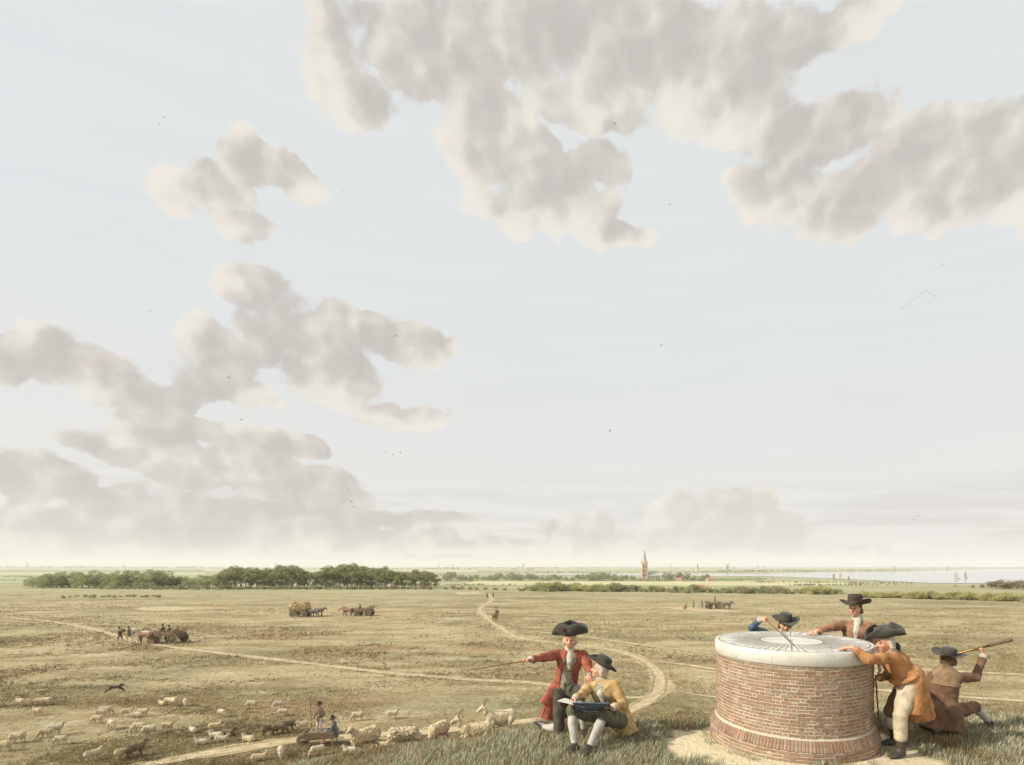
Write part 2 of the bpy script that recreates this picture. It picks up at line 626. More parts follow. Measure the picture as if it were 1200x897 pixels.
def mound_material():
    m = bpy.data.materials.new('mound_turf')
    m.use_nodes = True
    t = NT(m.node_tree)
    b = t.n['Principled BSDF']
    b.inputs['Roughness'].default_value = 0.95
    b.inputs['Specular IOR Level'].default_value = 0.1
    P = t.node('ShaderNodeTexCoord').outputs['Object']
    n1 = t.noise(P, 1.3, 5.0, 0.65)
    n2 = t.noise(P, 14.0, 4.0, 0.65)
    turf = t.ramp(n1.outputs['Fac'], [(0.3, lin(120, 118, 96)), (0.5, lin(150, 142, 114)), (0.7, lin(134, 120, 94))])
    sandc = t.ramp(n1.outputs['Fac'], [(0.3, lin(196, 180, 144)), (0.5, lin(216, 202, 168)), (0.72, lin(188, 168, 128))])
    sandc = t.mix(t.math('MULTIPLY', t.smooth(n2.outputs['Fac'], 0.55, 0.75), 0.5), sandc, lin(140, 124, 94))
    a = t.node('ShaderNodeVertexColor', layer_name='Col')
    sr = t.node('ShaderNodeSeparateColor')
    t.l.new(a.outputs[0], sr.inputs[0])
    t.l.new(t.mix(sr.outputs[0], turf, sandc), b.inputs['Base Color'])
    bp = t.node('ShaderNodeBump')
    bp.inputs['Strength'].default_value = 0.7
    bp.inputs['Distance'].default_value = 0.05
    t.l.new(n2.outputs['Fac'], bp.inputs['Height'])
    t.l.new(bp.outputs[0], b.inputs['Normal'])
    return m


mx = np.concatenate([np.arange(-22, -3, 0.4), np.arange(-3, 9, 0.08), np.arange(9, 30, 0.5)])
my = np.concatenate([np.arange(-16, 4, 0.5), np.arange(4, 9.6, 0.08), np.arange(9.6, 28, 0.4)])
gx, gy = np.meshgrid(mx, my)
gz = mound_z(gx, gy)
idx = np.arange(gx.size).reshape(gx.shape)
quads = np.stack([idx[:-1, :-1], idx[:-1, 1:], idx[1:, 1:], idx[1:, :-1]], -1).reshape(-1, 4)
keep = (gz.ravel()[quads] > -0.42).any(1)
sm = sand_mask(gx, gy).ravel()
mound = link('mound', mesh_np('mound', np.stack([gx, gy, gz], -1).reshape(-1, 3), quads[keep], True, np.stack([sm, sm, sm], -1)), mound_material())
tag(mound, 'grassy sand mound carrying the round brick pedestal', kind='structure')


# ------------------------------------------------------------------ grass
def blades(x, y, z, length, width, lean, colors, rng, segs=2):
    """bent grass blades, returns verts, faces, colours"""
    n = len(x)
    a = rng.uniform(0, 2 * math.pi, n)
    b = rng.normal(0.35, 0.9, n)                # leaning mostly downwind
    tilt = np.abs(rng.normal(lean, 0.22, n))
    dx, dy = np.cos(b) * np.sin(tilt), np.sin(b) * np.sin(tilt)
    dz = np.cos(tilt)
    wx, wy = np.cos(a) * width / 2, np.sin(a) * width / 2
    base = np.stack([x, y, z - 0.01], -1)
    mid = base + np.stack([dx * 0.35, dy * 0.35, dz * 0.55], -1) * length[:, None]
    tip = base + np.stack([dx * 1.0, dy * 1.0, dz * 0.92], -1) * length[:, None]
    w = np.stack([wx, wy, np.zeros(n)], -1)
    V = np.stack([base - w, base + w, mid - w * 0.8, mid + w * 0.8, tip], 1).reshape(-1, 3)
    i = np.arange(n) * 5
    Q = np.stack([i, i + 1, i + 3, i + 2], -1)
    T = np.stack([i + 2, i + 3, i + 4], -1)
    C = np.repeat(colors, 5, axis=0)
    return V, [T, Q], C


M_BLADE = mat('grass_blade', None, attr=True, rough=0.75, spec=0.2, transl=0.25)


def palette(n, cols, probs, rng, jit=0.12):
    c = np.array([lin(*k)[:3] for k in cols])
    p = rng.choice(len(cols), n, p=np.array(probs) / sum(probs))
    return np.clip(c[p] * (1 + rng.normal(0, jit, (n, 1))), 0, 1)


def mound_grass():
    rng = np.random.default_rng(3)
    n = 420000
    Y = rng.uniform(4.8, 20.0, n) ** 1.0
    Y = 4.9 + (rng.uniform(0, 1, n) ** 1.9) * 15.0
    u = rng.uniform(-0.95, 0.9, n)
    X = u * Y
    keep = rng.uniform(0, 1, n) < np.clip(Y / 9.0, 0.35, 1)
    X, Y = X[keep], Y[keep]
    Z = mound_z(X, Y)
    pyy = PY + FPX * (CAM_H - Z) / Y
    keep = (Z > 0.15) & (pyy < 925)
    X, Y, Z = X[keep], Y[keep], Z[keep]
    s = sand_mask(X, Y)
    r = np.hypot(X - DRUM[0], Y - DRUM[1])
    p = 1 - np.clip(s * 1.6, 0, 1) * 0.985
    p = np.where((r < R_BASE + 0.16) & (fbm(X * 4, Y * 4, 9) > 0.5), 0.75, p)       # tufts hugging the drum
    p = np.where(r < R_BASE + 0.015, 0, p)
    patch = fbm(X * 1.1, Y * 1.1, 33)
    p = p * np.clip((patch - 0.18) * 4, 0.35, 1)
    keep = rng.uniform(0, 1, len(X)) < p
    X, Y, Z, patch, s = X[keep], Y[keep], Z[keep], patch[keep], s[keep]
    n = len(X)
    L = rng.uniform(0.06, 0.15, n) * (0.75 + 0.5 * patch) * (1 - 0.45 * s)
    L *= np.clip(Y / 8, 0.9, 1.6)
    W = 0.0075 * np.clip(Y / 6.5, 0.9, 2.6)
    cg = palette(n, [(184, 188, 164), (148, 152, 118), (206, 204, 178), (104, 110, 82), (166, 138, 100), (136, 108, 78)], [2.8, 3, 2.4, 3.0, 1.6, 1.6], rng)
    cb = palette(n, [(160, 128, 90), (132, 116, 80), (182, 160, 116), (106, 104, 76)], [2, 2, 1, 2], rng)
    mixv = fbm(X * 0.8, Y * 0.8, 50)
    wgt = (rng.uniform(0, 1, n) < np.clip((mixv - 0.46) * 5, 0.08, 0.92))[:, None]
    C = np.where(wgt, cb, cg)
    V, F, Cc = blades(X, Y, Z, L, W, 0.45, C, rng)
    o = link('grass', mesh_np('grass', V, F, False, Cc), M_BLADE)
    tag(o, 'short blue green and brown grass covering the mound', 'grass', kind='stuff')


mound_grass()


# ------------------------------------------------------------------ tracks on the plain
def path_mat():
    return mat('track_sand', lin(172, 155, 121), lin(199, 183, 149), scale=1.4, rough=0.95, bump=0.5, bscale=6, spec=0.1)


M_PATH = path_mat()
M_RUT = mat('rut_earth', lin(140, 122, 90), lin(170, 152, 116), scale=1.0, rough=0.95, spec=0.1)
PATHS = []


def catmull(pts, step):
    pts = [np.array(p, float) for p in pts]
    pts = [2 * pts[0] - pts[1]] + pts + [2 * pts[-1] - pts[-2]]
    out = []
    for i in range(1, len(pts) - 2):
        p0, p1, p2, p3 = pts[i - 1:i + 3]
        k = max(2, int(np.linalg.norm(p2 - p1) / step))
        for j in range(k):
            t = j / k
            out.append(0.5 * ((2 * p1) + (-p0 + p2) * t + (2 * p0 - 5 * p1 + 4 * p2 - p3) * t * t + (-p0 + 3 * p1 - 3 * p2 + p3) * t ** 3))
    out.append(pts[-2])
    return np.array(out)


def track(name, pix, width, label, ruts=True, z=0.012, seed=0):
    w3 = [ground_at(*p)[:2] for p in pix]
    c = catmull(w3, 0.6)
    PATHS.append((c, width))
    d = np.gradient(c, axis=0)
    d /= np.linalg.norm(d, axis=1)[:, None] + 1e-9
    nrm = np.stack([-d[:, 1], d[:, 0]], -1)
    s = np.concatenate([[0], np.cumsum(np.linalg.norm(np.diff(c, axis=0), axis=1))])
    ends = np.clip(np.minimum(s, s[-1] - s) / 6.0, 0.1, 1)

    def ribbon(off, half, amp, zz, sd):
        a = (half + (fbm(s * 0.5, s * 0 + 3.3, sd) - 0.5) * amp) * ends
        b = (half + (fbm(s * 0.5, s * 0 + 9.1, sd + 7) - 0.5) * amp) * ends
        l = c + nrm * (off + a)[:, None]
        r = c + nrm * (off - b)[:, None]
        V = np.concatenate([np.c_[l, np.full(len(l), zz)], np.c_[r, np.full(len(r), zz)]])
        i = np.arange(len(c) - 1)
        n = len(c)
        return V, np.stack([i, i + 1, n + i + 1, n + i], -1)
    V, F = ribbon(0.0, width / 2, width * 0.9, z, seed)
    # keep faces upward
    me = mesh_np(name, V, F[:, ::-1])
    o = link(name, me, M_PATH)
    tag(o, label, kind='structure')
    if ruts:
        Vs, Fs, b = [], [], 0
        for k, off in enumerate((-0.5, 0.5)):
            V, F = ribbon(np.full(len(c), off) + (fbm(s * 0.3, s * 0, seed + 20) - 0.5) * 0.4, 0.10, 0.12, z + 0.005, seed + 31 + k)
            Vs.append(V)
            Fs.append(F[:, ::-1] + b)
            b += len(V)
        r = link('wheel_ruts', mesh_np('wheel_ruts', np.concatenate(Vs), np.concatenate(Fs)), M_RUT, o)
    return o


track('track', [(573, 697), (577, 703), (563, 713), (570, 724), (586, 736), (606, 747), (645, 753), (685, 757), (722, 763), (752, 773), (772, 790), (774, 806), (760, 821), (730, 836), (690, 850), (640, 862)], 1.5, 'pale sandy track winding across the plain past the horseman', seed=1)
track('track', [(0, 723), (70, 730), (120, 740), (160, 752), (230, 762), (330, 774), (450, 788), (560, 797), (640, 802), (740, 818), (775, 806)], 1.11, 'long sandy track crossing behind the kneeling man', seed=2, z=0.016)
track('track', [(0, 728), (80, 731), (160, 732), (240, 727), (300, 724), (370, 722.5), (440, 721), (510, 717), (566, 713)], 0.98, 'straight wagon track under the hay wagon', seed=3, z=0.020)
track('track', [(600, 738), (680, 746), (760, 757), (840, 766), (930, 774), (1050, 783), (1200, 791), (1300, 797)], 1.04, 'faint track running behind the brick pedestal', seed=4, z=0.024)
track('track', [(755, 774), (800, 779), (850, 786), (930, 797), (1050, 811), (1130, 817), (1200, 822), (1320, 832)], 1.11, 'sandy track branching towards the kneeling man with telescope', seed=5, z=0.028)
track('track', [(774, 806), (800, 812), (850, 819), (920, 828)], 0.78, 'short track ending behind the pedestal', seed=6, z=0.032, ruts=False)
track('track', [(60, 925), (160, 900), (230, 886), (300, 876), (350, 868), (430, 862), (500, 859), (560, 852), (620, 846), (680, 838), (730, 836)], 1.43, 'pale road between the sheep and the foot of the mound', seed=7, z=0.036)


def sand_patch(pix, label, seed):
    c = np.array([ground_at(*p)[:2] for p in pix])
    c = catmull(list(c) + [c[0]], 0.5)[:-1]
    ctr = c.mean(0)
    k = 0.75 + 0.5 * fbm(c[:, 0] * 0.4, c[:, 1] * 0.4, seed)
    c = ctr + (c - ctr) * k[:, None]
    V = np.c_[np.vstack([c, ctr]), np.full(len(c) + 1, 0.04)]
    n = len(c)
    i = np.arange(n)
    a = np.cross(c[0] - ctr, c[1] - ctr)
    F = np.stack([i, (i + 1) % n, np.full(n, n)], -1)
    if a < 0:
        F = F[:, ::-1]
    tag(link('sand_patch', mesh_np('sand_patch', V, F), M_PATH), label, kind='structure')


sand_patch([(770, 712), (800, 711.5), (850, 714.5), (868, 717), (830, 717.5), (795, 715)], 'bare pale sand where men dig beside the cart', 3)
sand_patch([(155, 712.5), (190, 711.5), (235, 713), (215, 715.5), (170, 716)], 'small bare sand patch on the plain', 4)
sand_patch([(530, 694.5), (556, 694), (566, 696), (540, 697)], 'pale sand by the end of the winding track', 5)


def plain_tufts():
    """clumps of rough grass on the plain, thinned on the tracks"""
    rng = np.random.default_rng(9)
    n = 230000
    s = rng.uniform(0.0, 1.0, n)
    py = 690 + (s ** 0.8) * 215
    Y = CAM_H * FPX / (py - PY)
    px = rng.uniform(-20, 1220, n)
    X = (px - PX) / FPX * Y
    dens = fbm(X * 0.10, Y * 0.2, 77, 5)
    keep = (rng.uniform(0, 1, n) < np.clip((dens - 0.40) * 6.0, 0.04, 1)) & (mound_z(X, Y) < -0.2) & (Y < 180)
    X, Y = X[keep], Y[keep]
    on = np.zeros(len(X), bool)
    for c, w in PATHS:
        cc = c[::2]
        for i0 in range(0, len(X), 20000):
            sl = slice(i0, i0 + 20000)
            d2 = ((X[sl, None] - cc[None, :, 0]) ** 2 + (Y[sl, None] - cc[None, :, 1]) ** 2).min(1)
            on[sl] |= d2 < (w * 0.5 * (0.55 + 0.9 * fbm(X[sl] * 0.6, Y[sl] * 0.6, 4))) ** 2
    keep = ~on | (rng.uniform(0, 1, len(X)) < 0.14)
    X, Y = X[keep], Y[keep]
    k = 4
    n = len(X)
    L0 = rng.uniform(0.06, 0.15, n) * np.clip(Y / 45, 0.8, 1.4)
    col = palette(n, [(140, 128, 92), (164, 148, 108), (122, 112, 80), (182, 164, 122), (154, 122, 88), (130, 128, 94)], [3, 3, 2, 2, 1, 1.5], rng)
    clump = fbm(X * 0.35, Y * 0.35, 91) + 0.25 * fbm(X * 1.4, Y * 1.4, 95)
    hea = (clump > 0.70) & (rng.uniform(0, 1, n) < 0.55)           # darker heather clumps
    L0 = np.where(hea, L0 * 1.35, L0)
    col = np.where(hea[:, None], palette(n, [(132, 120, 88), (122, 114, 80), (142, 114, 86)], [2, 2, 1], rng), col)
    X = np.repeat(X, k) + rng.normal(0, 0.10, n * k)
    Y = np.repeat(Y, k) + rng.normal(0, 0.10, n * k)
    L = np.repeat(L0, k) * rng.uniform(0.6, 1.2, n * k)
    W = L * 0.30
    V, F, C = blades(X, Y, np.zeros(n * k), L, W, 0.5, np.repeat(col, k, axis=0), rng)
    o = link('grass_tufts', mesh_np('grass_tufts', V, F, False, C), M_BLADE)
    tag(o, 'rough straw coloured grass tufts scattered over the plain', 'grass', kind='stuff')


plain_tufts()


# ------------------------------------------------------------------ low land beyond: fields, water
def sheet(name, pix, m, label, dz, kind='structure', sub=8, wob=0.0, seed=0):
    pts = [ground_at(*p) for p in pix]
    c = []
    for i in range(len(pts)):
        a, b = pts[i], pts[(i + 1) % len(pts)]
        for j in range(sub):
            c.append(a + (b - a) * j / sub)
    c = np.array(c)
    if wob:
        c[:, 1] *= 1 + (fbm(c[:, 0] * 0.012, c[:, 1] * 0.004, seed) - 0.5) * wob
    c[:, 2] = LOW_Z + dz
    me = bpy.data.meshes.new(name)
    me.from_pydata([tuple(p) for p in c], [], [tuple(range(len(c)))])
    me.update()
    if me.polygons[0].normal.z < 0:
        me.flip_normals()
    o = link(name, me, m)
    tag(o, label, kind=kind)
    return o


M_FIELD_Y = mat('ripe_field', lin(198, 188, 146), lin(184, 178, 134), scale=0.02, rough=0.95, spec=0.1)
M_FIELD_G = mat('green_field', lin(150, 158, 120), lin(168, 170, 130), scale=0.02, rough=0.95, spec=0.1)
M_FIELD_D = mat('lush_meadow', lin(122, 136, 92), lin(144, 152, 106), scale=0.02, rough=0.95, spec=0.1)
M_FIELD_P = mat('pale_field', lin(188, 186, 146), lin(170, 172, 128), scale=0.02, rough=0.95, spec=0.1)
sheet('field', [(540, 686), (1000, 687), (985, 682), (560, 681)], M_FIELD_Y, 'pale yellow field in front of the church', 0.2, seed=1)
sheet('field', [(985, 689), (1230, 697), (1230, 691), (1000, 686.2)], M_FIELD_D, 'green meadow between the yellow hedge and the lake', 0.21, seed=8)
sheet('field', [(520, 681), (860, 681), (900, 678), (520, 678)], M_FIELD_D, 'green meadow under the church tree row', 0.24, seed=9)
sheet('field', [(-40, 670.8), (250, 670.8), (250, 668.2), (-40, 668.2)], M_FIELD_D, 'dark green strip far beyond the low wood', 0.27, seed=10)
sheet('field', [(-40, 674), (240, 674), (240, 671), (-40, 671)], M_FIELD_P, 'pale field far beyond the wood', 0.25, seed=2)
sheet('field', [(240, 670), (560, 670.5), (560, 668), (240, 668)], M_FIELD_P, 'thin pale field far behind the pines', 0.3, seed=3)
sheet('field', [(560, 669.5), (860, 669.5), (860, 667), (560, 667)], M_FIELD_G, 'distant green strip left of the church tower', 0.35, seed=4)
sheet('field', [(-40, 684), (120, 684), (140, 678), (-40, 678)], M_FIELD_G, 'green meadow at the left of the wood', 0.22, seed=5)


def water_mat():
    m = bpy.data.materials.new('lake_water')
    m.use_nodes = True
    t = NT(m.node_tree)
    b = t.n['Principled BSDF']
    b.inputs['Base Color'].default_value = lin(166, 172, 170)
    b.inputs['Roughness'].default_value = 0.12
    b.inputs['IOR'].default_value = 1.33
    P = t.node('ShaderNodeTexCoord').outputs['Object']
    n = t.noise(t.vmath('MULTIPLY', P, (0.5, 1.0, 1.0)), 0.35, 3.0, 0.6)
    bp = t.node('ShaderNodeBump')
    bp.inputs['Strength'].default_value = 0.15
    bp.inputs['Distance'].default_value = 0.3
    t.l.new(n.outputs['Fac'], bp.inputs['Height'])
    t.l.new(bp.outputs[0], b.inputs['Normal'])
    return m


M_WATER = water_mat()
sheet('lake', [(880, 675.5), (930, 677), (985, 679), (1040, 681.5), (1090, 684), (1150, 684.5), (1280, 684.5), (1300, 667), (1150, 667.5), (1080, 669.5), (960, 671), (900, 672.5)], M_WATER, 'pale lake shining beyond the fields', 0.5, wob=0.05, sub=12)
sheet('river', [(560, 675.2), (640, 674.6), (740, 675), (860, 675.8), (905, 675.8), (905, 673.2), (800, 672.4), (700, 672.8), (600, 673.4)], M_WATER, 'thin pale reach of water behind the hedges', 0.55, wob=0.04, sub=12, seed=4)

# ------------------------------------------------------------------ haze in the air
hz = MB()
hz.box((0, 4690, 43.0), (20400, 9820, 112.6))
haze = link('haze', hz.mesh('haze'))
hm = bpy.data.materials.new('haze_air')
hm.use_nodes = True
ht = NT(hm.node_tree)
for n in list(ht.n):
    ht.n.remove(n)
ho = ht.node('ShaderNodeOutputMaterial')
hv = ht.node('ShaderNodeVolumePrincipled')
hv.inputs['Color'].default_value = (0.985, 0.98, 0.985, 1)
hv.inputs['Density'].default_value = 0.00017
ht.l.new(hv.outputs[0], ho.inputs['Volume'])
haze.data.materials.append(hm)
tag(haze, 'pale summer haze in the air over the plain', 'haze', kind='stuff')


# ------------------------------------------------------------------ round brick pedestal with engraved stone table
def brick_mesh(w, d, h, seed, bev=0.005):
    """chamfered, slightly uneven brick; w along the wall, d outwards, h up; origin in the middle of the outer face"""
    rr = random.Random(seed)
    V, F = [], []
    hw, hh = w / 2, h / 2

    def ring(y, x, z):
        b = len(V)
        j = lambda s: rr.uniform(-s, s)
        for sx, sz in ((-1, -1), (1, -1), (1, 1), (-1, 1)):
            V.append((sx * x + j(0.0018), y + j(0.0015), sz * z + j(0.0012)))
        return b
    a = ring(d, hw, hh)
    b = ring(bev, hw, hh)
    c = ring(0, hw - bev, hh - bev)
    for p, q in ((a, b), (b, c)):
        for i in range(4):
            k = (i + 1) % 4
            F.append((p + i, p + k, q + k, q + i))
    F.append((c, c + 1, c + 2, c + 3))
    F.append((a + 3, a + 2, a + 1, a))
    me = bpy.data.meshes.new('brick')
    me.from_pydata(V, [], F)
    me.update()
    return me


M_BRICK = mat('brick_clay', lin(140, 112, 90), lin(168, 139, 114), scale=22.0, rough=0.9, bump=0.35, bscale=90, rnd=0.13, island=True, spec=0.15)
M_MORTAR = mat('lime_mortar', lin(208, 196, 174), lin(188, 174, 150), scale=20, rough=0.95, bump=0.4, bscale=80, spec=0.1)


def stone_mat():
    m = bpy.data.materials.new('pale_marble')
    m.use_nodes = True
    t = NT(m.node_tree)
    b = t.n['Principled BSDF']
    b.inputs['Roughness'].default_value = 0.6
    P = t.node('ShaderNodeTexCoord').outputs['Object']
    w = t.noise(P, 3.0, 5.0, 0.6)
    wv = t.vmath('ADD', P, t.vmath('MULTIPLY', w.outputs['Color'], (0.5, 0.5, 0.5)))
    v = t.node('ShaderNodeTexVoronoi', feature='DISTANCE_TO_EDGE')
    t.l.new(wv, v.inputs['Vector'])
    v.inputs['Scale'].default_value = 3.2
    vein = t.smooth(v.outputs['Distance'], 0.035, 0.0)
    c = t.ramp(w.outputs['Fac'], [(0.3, lin(192, 188, 176)), (0.55, lin(210, 206, 194)), (0.75, lin(200, 196, 184))])
    c = t.mix(t.math('MULTIPLY', vein, 0.30), c, lin(150, 146, 138))
    n2 = t.noise(P, 30, 5.0, 0.7)
    c = t.mix(t.math('MULTIPLY', t.smooth(n2.outputs['Fac'], 0.60, 0.78), 0.22), c, lin(176, 170, 156))
    t.l.new(c, b.inputs['Base Color'])
    bp = t.node('ShaderNodeBump')
    bp.inputs['Strength'].default_value = 0.25
    bp.inputs['Distance'].default_value = 0.01
    t.l.new(n2.outputs['Fac'], bp.inputs['Height'])
    t.l.new(bp.outputs[0], b.inputs['Normal'])
    return m


M_STONE = stone_mat()
M_LINE = mat('cut_line_lead', lin(116, 110, 100), lin(142, 136, 124), scale=20, rough=0.8)
DZ = MOUND_TOP - 0.03
TABLE_Z = DZ + 1.27                 # top of the stone


def build_pedestal():
    root = empty('brick_pedestal', (DRUM[0], DRUM[1], DZ))
    tag(root, 'round brick pedestal topped by a pale stone table with engraved rays', 'pedestal')
    core = MB()
    core.lathe([(R_BASE - 0.004, -0.10), (R_BASE - 0.004, 0.112), (R_BASE - 0.014, 0.124), (R_WALL + 0.012, 0.258), (R_WALL - 0.004, 0.268), (R_WALL - 0.004, 1.10)], 96)
    core.build('mortar_core', M_MORTAR, root)
    items = []                       # (angle, z, radius, tilt, kind)
    rr = random.Random(5)
    ch = 0.0415
    for c in range(5):               # footing courses, the lowest half buried
        z = -0.062 + c * ch
        n = 53
        for i in range(n):
            items.append((2 * math.pi * (i + 0.5 * (c % 2)) / n, z, R_BASE, 0, 'flat'))
    ns = 164
    for i in range(ns):              # sloping soldier course
        items.append((2 * math.pi * i / ns, 0.194, (R_BASE + R_WALL) / 2 + 0.010, 0.42, 'soldier'))
    nc = 20
    for c in range(nc):
        z = 0.293 + c * (1.079 - 0.293) / (nc - 1)
        n = 33                       # stretchers and headers in turn
        off = rr.uniform(-0.08, 0.08) + 0.5 * (c % 2)
        for i in range(n):
            items.append((2 * math.pi * (i + off) / n, z, R_WALL, 0, 'flat' if rr.random() > 0.2 else 'short'))
            items.append((2 * math.pi * (i + off + 0.5) / n, z, R_WALL, 0, 'header'))
    meshes = {'flat': [brick_mesh(0.119, 0.06, 0.0335, s, 0.004) for s in range(4)],
              'short': [brick_mesh(0.114, 0.06, 0.0325, 40 + s, 0.004) for s in range(2)],
              'header': [brick_mesh(0.053, 0.06, 0.0330, 60 + q, 0.004) for q in range(3)],
              'soldier': [brick_mesh(0.0335, 0.06, 0.128, 80 + s, 0.004) for s in range(3)]}
    cam_dir = math.atan2(-DRUM[1], -DRUM[0])

    def vis(it):
        a, z, r, t, k = it
        d = math.cos(a - cam_dir)
        return d * (0.8 if k in ('soldier', 'header') else 1.0) + (0.0 if -0.02 < z else -1)
    order = sorted(items, key=vis, reverse=True)
    stuffV, stuffF = [], []
    for i, (a, z, r, tilt, k) in enumerate(order):
        me = rr.choice(meshes[k])
        r2 = r + rr.uniform(-0.004, 0.004)
        M = Matrix.Translation((math.cos(a) * r2, math.sin(a) * r2, z)) @ Matrix.Rotation(a + math.pi / 2, 4, 'Z') @ Matrix.Rotation(-tilt + rr.uniform(-0.01, 0.01), 4, 'X') @ Matrix.Rotation(rr.uniform(-0.012, 0.012), 4, 'Y')
        if i < 300:
            o = link('brick', me, M_BRICK, root)
            o.matrix_local = M
        else:
            b = len(stuffV)
            stuffV += [tuple(M @ v.co) for v in me.vertices]
            stuffF += [tuple(x + b for x in p.vertices) for p in me.polygons]
    me = bpy.data.meshes.new('brickwork')
    me.from_pydata(stuffV, [], stuffF)
    me.update()
    o = link('brickwork', me, M_BRICK, root)
    o['kind'] = 'stuff'
    # stone table
    st = MB()
    st.lathe([(0.0, 1.105), (R_TOP - 0.010, 1.105), (R_TOP - 0.004, 1.112), (R_TOP - 0.001, 1.190), (R_TOP - 0.003, 1.262), (R_TOP - 0.010, 1.27), (0.0, 1.27)], 128)
    slab = st.build('stone_table', M_STONE, root)
    for p in slab.data.polygons:
        p.use_smooth = abs(p.normal.z) < 0.5
    z = 1.2715
    ln = MB()

    def strip(a0, r0, a1, r1, w):
        p, q = Vector((math.cos(a0) * r0, math.sin(a0) * r0, z)), Vector((math.cos(a1) * r1, math.sin(a1) * r1, z))
        s = (q - p).cross(Vector((0, 0, 1))).normalized() * w / 2
        ln.add([p - s, q - s, q + s, p + s], [(3, 2, 1, 0)])
    rr2 = random.Random(2)
    for i in range(72):
        a = 2 * math.pi * i / 72
        r1 = 0.93 if i % 4 == 0 else rr2.choice((0.72, 0.80, 0.86, 0.91))
        strip(a, 0.405, a, r1, 0.017 if i % 2 == 0 else 0.012)
    ln.build('ray_line', M_LINE, slab)
    for r, w in ((0.40, 0.014), (0.945, 0.014)):
        rg = MB()
        n = 96
        V = [(math.cos(2 * math.pi * i / n) * (r + s * w / 2), math.sin(2 * math.pi * i / n) * (r + s * w / 2), z + 0.0006) for s in (-1, 1) for i in range(n)]
        rg.add(V, [(i, (i + 1) % n, n + (i + 1) % n, n + i)[::-1] for i in range(n)])
        rg.build('ring_line', M_LINE, slab)
    lt = MB()                        # small worn strokes of lettering along the rays
    for i in range(64):
        a0 = 2 * math.pi * (i + 0.5) / 72
        for k in range(rr2.randint(1, 3)):
            r = 0.60 + 0.075 * k + rr2.uniform(-0.01, 0.01)
            if r > 0.9:
                break
            c = Vector((math.cos(a0) * r, math.sin(a0) * r, z + 0.0012))
            u = Vector((math.cos(a0), math.sin(a0), 0)) * rr2.uniform(0.008, 0.02)
            w = Vector((-math.sin(a0), math.cos(a0), 0)) * rr2.uniform(0.003, 0.006)
            lt.add([c - u - w, c + u - w, c + u + w, c - u + w], [(0, 1, 2, 3)])
    lt.build('lettering', M_LINE, slab)
    sl = MB()
    sl.box((0.0, 0.02, z + 0.0025), (0.07, 0.016, 0.004))
    sl.build('pivot_slot', mat('pivot_iron', lin(70, 66, 60), rough=0.6), slab)
    return root


build_pedestal()


# ------------------------------------------------------------------ modelling by distance fields (one continuous skin per mesh)
def V3(*a):
    return np.array(a, float)


def nrm(v):
    v = np.asarray(v, float)
    return v / (np.linalg.norm(v) + 1e-12)


